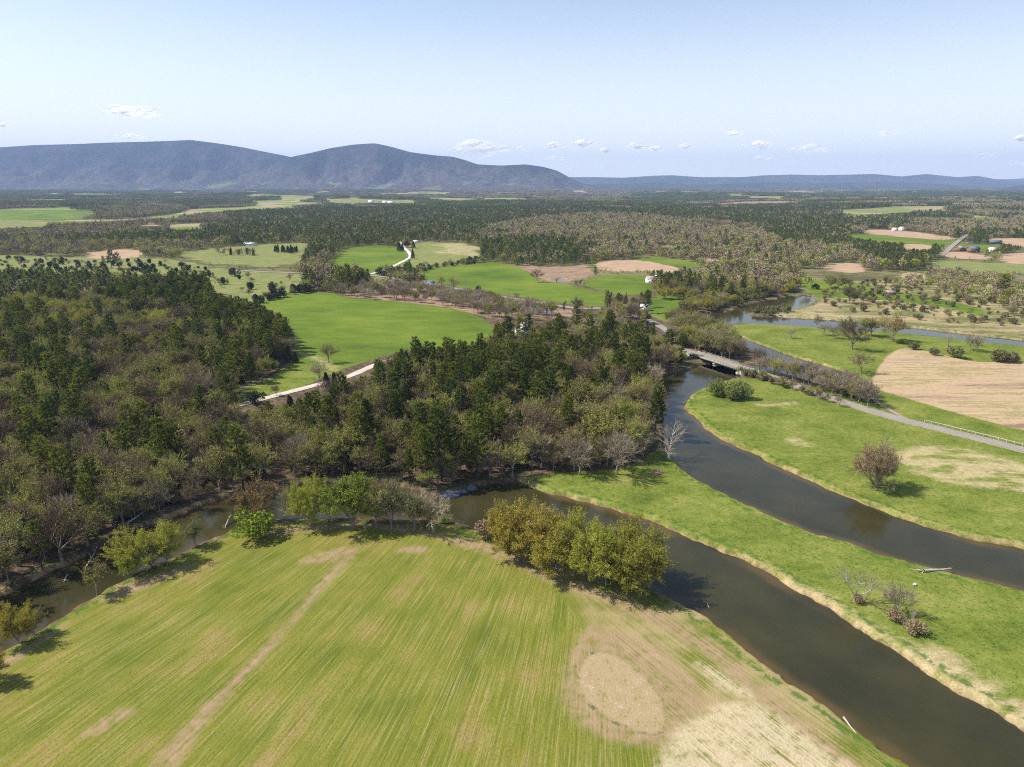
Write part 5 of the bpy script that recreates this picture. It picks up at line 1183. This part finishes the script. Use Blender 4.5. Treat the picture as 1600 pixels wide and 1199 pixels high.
def house(px, py, w, d, h, rz, wall, roof, label, name='house', cat='house', win=3, chim=True, wing=None, pitch=.6):
    x, y = U(px, py); z = float(land(np.array([x]), np.array([y]))[0]) - .2
    e = tag(empty(name, (x, y, z), math.radians(rz)), label, cat)
    def block(x0, x1, y0, y1, hh):
        b = MB(); b.box((x0, y0, -1), (x1, y1, hh)); ym = (y0 + y1) / 2; rh = (y1 - y0) / 2 * pitch
        b.add([(x0, y0, hh), (x0, y1, hh), (x0, ym, hh + rh), (x1, y0, hh), (x1, y1, hh), (x1, ym, hh + rh)], [(0, 2, 1), (3, 4, 5)], [(0, 3, 5, 2), (1, 2, 5, 4)])
        obj('wall', b.mesh('wall', WALLS[wall]), e)
        b = MB(); o = .45; t_ = .22
        for s in (-1, 1):
            ye = ym + s * ((y1 - y0) / 2 + o); ze = hh - o * pitch + .06; zt = hh + rh + .06
            V = [(x0 - o, ye, ze), (x1 + o, ye, ze), (x1 + o, ym, zt), (x0 - o, ym, zt)]; V += [(a, b_, c + t_) for a, b_, c in V]
            b.add(V, None, [(0, 1, 2, 3), (7, 6, 5, 4), (0, 4, 5, 1), (1, 5, 6, 2), (2, 6, 7, 3), (3, 7, 4, 0)])
        rf = obj('roof', b.mesh('roof', ROOFS[roof]), e); return rf, ym, rh
    rf, ym, rh = block(-w / 2, w / 2, -d / 2, d / 2, h)
    if chim:
        b = MB(); b.box((-w * .2 - .4, ym - .4, h), (-w * .2 + .4, ym + .4, h + rh + 1.1)); obj('chimney', b.mesh('chimney', WALLS['red']), rf)
    if wing: block(w / 2 + .01, w / 2 + wing, -d * .35, d * .35, h * .75)
    for i in range(win):
        for zz in ([1.0] if h < 4.5 else [1.0, 3.6]):
            for s in (-1, 1):
                xx = -w / 2 + w * (i + .5) / win
                if i == win // 2 and zz == 1.0 and s < 0:
                    b = MB(); b.box((xx - .55, -d / 2 - .05, 0), (xx + .55, -d / 2 + .02, 2.2)); obj('door', b.mesh('door', WALLS['brown' if wall != 'brown' else 'white']), e); continue
                b = MB(); yy = s * d / 2; b.box((xx - .5, yy - .05, zz), (xx + .5, yy + .05, zz + 1.3)); obj('window', b.mesh('window', M_GLASS), e)
    b = MB(); b.box((-w / 2 - .05, -.5, 1.2), (-w / 2 + .05, .5, 2.5)); obj('window', b.mesh('window', M_GLASS), e)
    return e
house(637, 444, 11, 8, 5, 15, 'grey', 'grey', 'weathered grey farmhouse between the road and the marsh', name='farmhouse', wing=6)
house(673, 446.5, 6, 5.5, 3, 20, 'white', 'blue', 'small white garage with dark roof beside the marsh road', name='garage', cat='garage', win=1, chim=False)
house(391, 384, 19, 8, 3.2, -20, 'white', 'pale', 'long white roofed barn on the far left pasture', name='barn', cat='barn', win=6, chim=False)
house(817, 524, 8, 7, 5.5, 62, 'white', 'grey', 'white gabled house hidden behind the knoll pines', wing=5)
house(976, 489, 12, 8, 3.4, -28, 'brown', 'pink', 'low brown house with pinkish roof near the river meadow')
house(1007, 485, 6, 5, 3, -10, 'white', 'pale', 'small pale roofed shed right of the pinkish roofed house', name='shed', cat='shed', win=1, chim=False)
house(929, 512, 8, 7, 4, -30, 'cream', 'pale', 'house with white roof among trees at the back of the knoll')
house(1018, 442, 10, 8, 4, 5, 'white', 'grey', 'left white house of the group behind the green paddock')
house(1031, 436, 10, 8, 4.5, 12, 'white', 'pink', 'middle white house of the group behind the green paddock')
house(1045, 443, 9, 7, 4, -8, 'white', 'pale', 'right white house of the group behind the green paddock')
house(1137, 447, 9, 8, 5, 70, 'grey', 'pale', 'grey house with pale roof among bare trees by the river bend')
house(1133, 412, 6, 7, 5.5, 80, 'white', 'pale', 'tall white house beside the vivid green trees')
house(1145, 414, 9, 7, 3.5, 0, 'white', 'pale', 'long white house right of the tall white house')
house(1244, 401, 8, 7, 4, 0, 'white', 'pale', 'leftmost white house in front of dark pines')
house(1267, 400, 9, 7, 3.5, 8, 'cream', 'red', 'house with pinkish red roof in front of dark pines')
house(1305, 401, 8, 7, 4, 0, 'white', 'pale', 'small white house right of the red roofed house')
house(1393, 357, 10, 8, 4, 0, 'brown', 'pink', 'brown house behind the far ploughed strip')
house(1411, 358.5, 15, 9, 5, 8, 'white', 'pale', 'large white house behind the far ploughed strip', wing=8)
house(1398, 359, 9, 8, 4, 0, 'white', 'pale', 'white house left of the large white house on the far strip')
house(1490, 367.5, 15, 9, 4.5, 10, 'red', 'red', 'red brick house beside the far grey road')
house(1519, 379, 13, 9, 6, 5, 'white', 'grey', 'large white farmhouse with trees right of the far road', name='farmhouse', wing=8)
house(1554, 380, 19, 8, 3.2, 0, 'dark', 'blue', 'long barn with blue roof at the right', name='barn', cat='barn', win=7, chim=False)
house(1499, 392, 8, 8, 4.5, 15, 'brown', 'grey', 'left brown barn with grey roof beside the far road', name='barn', cat='barn', win=2, chim=False, wing=5)
house(1520, 394, 13, 9, 5.5, 5, 'brown', 'blue', 'right brown barn with blue grey roof', name='barn', cat='barn', win=4, chim=False)
house(1550, 393, 9, 7, 4, 0, 'white', 'pale', 'white shed between two pale yellow trees on the right', name='shed', cat='shed', win=2, chim=False)
house(1521, 364, 9, 8, 4, 0, 'cream', 'grey', 'cream house at the edge of the far wood, leftmost of four')
house(1541, 365, 10, 8, 4, 5, 'white', 'grey', 'white house at the edge of the far wood, second of four')
house(1562, 362.5, 7, 7, 4, 0, 'cream', 'pale', 'pale house at the edge of the far wood, third of four')
house(1576, 361.5, 13, 9, 5, 0, 'cream', 'pale', 'cream house at the edge of the far wood, rightmost of four')
house(1390, 461, 8, 4, 2.6, -8, 'red', 'grey', 'small dark red shed beside the meadow strip', name='shed', cat='shed', win=1, chim=False)
house(650, 379.5, 7, 5, 2.6, 0, 'white', 'pale', 'white farm shed right of the hill farm', name='shed', cat='shed', win=1, chim=False)
house(3, 390, 10, 8, 3.5, 0, 'cream', 'pink', 'pale roofed house cut by the left edge', wing=6)
for i, (hx, hy, ww) in enumerate([(580, 318, 26), (602, 318, 24), (611, 318.5, 34)]):
    house(hx, hy, ww, 16, 9, 0, 'white', 'pale', 'far white building beyond the pine forest, %s of three' % ['left', 'middle', 'right'][i], win=0, chim=False)

# ------------------------------------------------------------------ logs, rocks, brush pile, litter
M_DRIFT = plain('driftwood', (0.34,0.29,0.24), (0.52,0.46,0.39)); M_SLATE = plain('slate_rock', (0.05,0.06,0.08), (0.13,0.15,0.18), .6)
def log(p0, p1, z0, z1, r, label, name='driftwood_log', fork=True, mat=M_DRIFT):
    a = np.array([*U(*p0), z0]); c = np.array([*U(*p1), z1]); o = a.copy(); L = np.linalg.norm(c - a); g = np.random.default_rng(int(p0[0])); m = MB()
    mm_ = (a + c) / 2 + g.normal(size=3) * L * .03
    m.tube([a - o, a * .75 + c * .25 - o, mm_ - o, c - o], [r, r * .85, r * .65, r * .2], 7)
    if fork:
        for k in range(5):
            t_ = g.uniform(.35, .9); q = a + (c - a) * t_ - o; dd = (c - a) / L + g.normal(size=3) * .55; m.tube([q, q + dd * L * g.uniform(.1, .25)], [r * .35, .02], 4)
        for k in range(6):
            dd = -(c - a) / L + g.normal(size=3) * .8; m.tube([a - o, a - o + dd * r * 3.4], [r * .4, .03], 4)
    e = obj(name, m.mesh(name, mat), loc=tuple(o)); tag(e, label, 'log'); return e
log((1443, 894), (1487, 889), .35, .1, .4, 'grey driftwood log lying on the grass edge of the wide river')
log((1319, 1116), (1338, 1149), -.7, .3, .2, 'pale fallen trunk reaching from the water up the near bank', fork=False)
log((200, 818), (226, 805), .2, 1.2, .28, 'pale fallen trunk at the edge of the shaded narrow river bank')
log((195, 798), (228, 794), .6, 1.4, .22, 'thin grey fallen trunk in the wood above the narrow river')
log((134, 880), (152, 858), -1.0, .6, .2, 'grey branch dipping into the narrow river')
log((352, 818), (362, 806), -.9, .6, .2, 'pale branch standing in the narrow river left of the rust coloured tree')
log((1106, 938), (1109, 944), -.95, -1.1, .12, 'small sunken branch breaking the surface of the wide near river', fork=False)
log((100, 900), (106, 893), -1.0, -.7, .2, 'pale stump in the narrow river near the left edge')
def rock(px, py, sx, sy, sz, seed, label):
    g = MB(); n, m = 22, 14; V = []
    x, y = U(px, py, WZ)
    for i in range(m + 1):
        for j in range(n):
            th = math.pi * i / m; ph = 2 * math.pi * j / n; d = np.array([math.sin(th) * math.cos(ph), math.sin(th) * math.sin(ph), math.cos(th)])
            k = 1 + .35 * (float(fbm(np.array([d[0] * 1.7 + seed]), np.array([d[1] * 1.7 + d[2] * 1.3]), seed, 3)[0]) - .5) * 2
            V.append(d * k * (sx, sy, sz))
    Q = [(i * n + j, (i + 1) * n + j, (i + 1) * n + (j + 1) % n, i * n + (j + 1) % n) for i in range(m) for j in range(n)]
    g.add(V, None, Q); e = obj('rock', g.mesh('rock', M_SLATE), loc=(x, y, WZ + sz * .15)); tag(e, label, 'rock')
rock(704, 775, 3.4, 1.6, 1.3, 3, 'largest blue grey slate rock at the water below the knoll')
rock(722, 770, 1.8, 1.4, 1.1, 5, 'middle blue grey slate rock at the water below the knoll')
rock(736, 765, 2.0, 1.2, 1.2, 8, 'right blue grey slate rock at the water below the knoll')
g_ = np.random.default_rng(5); m = MB(); P0 = rdir(g_, 420) * (1.5, 1.5, .7); P0[:, 2] = np.abs(P0[:, 2]) * g_.uniform(.2, 1, 420); P1 = P0 + rdir(g_, 420) * (1.1, 1.1, .35); m.tris(blades(P0, P1, .13, g_))
x, y = U(1027, 739); tag(obj('brush_pile', m.mesh('brush_pile', plain('dead_branches', (0.25,0.15,0.11), (0.38,0.25,0.19))), loc=(x, y, .15)), 'reddish brown pile of brush on the green tongue of meadow', 'brush pile')
m = MB(); P = rdir(g_, 60); m.tris(leaf_tris(g_, P * (.3, .22, .16), .3)); x, y = U(1429, 915)
tag(obj('white_sack', m.mesh('white_sack', plain('white_plastic', (0.8,0.8,0.8), (0.85,0.85,0.85))), loc=(x, y, .3)), 'small white crumpled sack lying on the green tongue of meadow', 'sack')

# ------------------------------------------------------------------ clouds
def cloud_mat():
    m = bpy.data.materials.new('cloud'); m.use_nodes = True; nt = m.node_tree; nt.nodes.clear()
    o = nt.nodes.new('ShaderNodeOutputMaterial'); d = nt.nodes.new('ShaderNodeBsdfDiffuse'); d.inputs[0].default_value = (.95, .93, .92, 1)
    tl = nt.nodes.new('ShaderNodeBsdfTranslucent'); tl.inputs[0].default_value = (.95, .93, .92, 1); m1 = nt.nodes.new('ShaderNodeMixShader'); m1.inputs[0].default_value = .5
    tr = nt.nodes.new('ShaderNodeBsdfTransparent'); m2 = nt.nodes.new('ShaderNodeMixShader')
    no = nt.nodes.new('ShaderNodeTexNoise'); no.inputs['Scale'].default_value = .0022; no.inputs['Detail'].default_value = 5; g = nt.nodes.new('ShaderNodeNewGeometry')
    mr = nt.nodes.new('ShaderNodeMapRange'); mr.inputs[1].default_value = .35; mr.inputs[2].default_value = .75; mr.inputs[3].default_value = .01; mr.inputs[4].default_value = .22
    nv = nt.nodes.new('ShaderNodeVectorMath'); nv.operation = 'MULTIPLY_ADD'; nv.inputs[1].default_value = (.35, .35, .35); nv.inputs[2].default_value = (sd.x, sd.y, sd.z)
    nn = nt.nodes.new('ShaderNodeVectorMath'); nn.operation = 'NORMALIZE'; nt.links.new(g.outputs['Normal'], nv.inputs[0]); nt.links.new(nv.outputs[0], nn.inputs[0]); nt.links.new(nn.outputs[0], d.inputs['Normal']); m1.inputs[0].default_value = .15
    L = nt.links.new; L(g.outputs['Position'], no.inputs['Vector']); L(no.outputs['Fac'], mr.inputs[0]); L(mr.outputs[0], m2.inputs[0])
    L(d.outputs[0], m1.inputs[1]); L(tl.outputs[0], m1.inputs[2]); L(tr.outputs[0], m2.inputs[1]); L(m1.outputs[0], m2.inputs[2]); L(m2.outputs[0], o.inputs[0]); return m
M_CLOUD = cloud_mat()
def cloud(px, py, wpx, hpx, seed, label, n=22):
    g = np.random.default_rng(seed); ty = (599.5 - py) / F; el = math.atan(ty) - PITCH; D = 1900 / math.tan(el)
    zc = D * math.cos(PITCH) + 1900 * -math.sin(PITCH); k = D * 1.0 / F * math.cos(PITCH); X = (px - 800) / F * (D / math.cos(el) * math.cos(el + PITCH))
    w = wpx * k; h = hpx * k; M_ = MB(); a, b_ = 12, 8
    for i in range(n):
        cx = g.normal() * w * .23; s = (1 - min(abs(cx) / (w * .55), .9)); c = np.array([cx, g.normal() * w * .2, g.uniform(-.25, .35) * h * s]); r = h * g.uniform(.25, .5) * (0.4 + s * .7)
        V = []
        for u in range(b_ + 1):
            for v in range(a):
                th = math.pi * u / b_; ph = 2 * math.pi * v / a; d = np.array([math.sin(th) * math.cos(ph), math.sin(th) * math.sin(ph), math.cos(th) * .75]); V.append(c + d * (r * 1.7, r * 1.7, r) * g.uniform(.86, 1.12))
        Q = [(u * a + v, (u + 1) * a + v, (u + 1) * a + (v + 1) % a, u * a + (v + 1) % a) for u in range(b_) for v in range(a)]; M_.add(V, None, Q)
    me = M_.mesh('cloud', M_CLOUD); me.polygons.foreach_set('use_smooth', np.ones(len(me.polygons), bool))
    tag(obj('cloud', me, loc=(X, D, 1990)), label, 'cloud')
for i, (a, b_, w_, h_, l_) in enumerate([(213,176,86,20,'largest white cloud, high above the left mountain'),(207,214,48,9,'faint thin cloud just above the left mountain'),(750,233,112,24,'wide faint cloud right of the pointed mountain'),(867,228,34,11,'left one of two small clouds above the mountain end'),(911,226,42,12,'right one of two small clouds above the mountain end'),
  (992,229,30,10,'small cloud third from the mountain end'),(1025,233,22,9,'tiny cloud between two small clouds over the far ridge'),(1070,229,26,9,'small cloud over the middle of the far ridge'),(1147,209,30,9,'small cloud floating highest over the far ridge'),(1190,227,50,12,'white cloud below the highest small one'),(1192,248,34,8,'faint cloud low over the far ridge'),
  (1262,234,66,13,'long white cloud over the right part of the far ridge'),(1383,209,28,8,'small cloud on the upper right of the horizon sky'),(1541,243,32,8,'small cloud low near the right edge'),(1596,216,22,10,'cloud cut by the right edge'),(945,236,26,7,'faint cloud between the small clouds above the mountain end'),(4,196,18,7,'tiny cloud at the left edge'),(1590,257,30,6,'flat faint cloud lowest near the right edge'),(868,248,40,7,'flat faint cloud just above the mountain end')]):
    cloud(a, b_, w_, h_, 500 + i, l_)
# ------------------------------------------------------------------ haze
def haze():
    m = bpy.data.materials.new('haze_air'); m.use_nodes = True; nt = m.node_tree; nt.nodes.remove(nt.nodes['Principled BSDF'])
    v = nt.nodes.new('ShaderNodeVolumePrincipled'); v.inputs['Color'].default_value = (0.46, 0.63, 1.0, 1); v.inputs['Density'].default_value = HAZE_D; v.inputs['Anisotropy'].default_value = 0.0
    nt.links.new(v.outputs[0], nt.nodes['Material Output'].inputs['Volume'])
    b = MB(); b.box((-26000, -200, -75), (26000, 21500, 900)); o = obj('haze', b.mesh('haze', m)); tag(o, kind='stuff', label='thin blue haze over the distant land', cat='haze')
HAZE_D = 5.0e-5
haze()
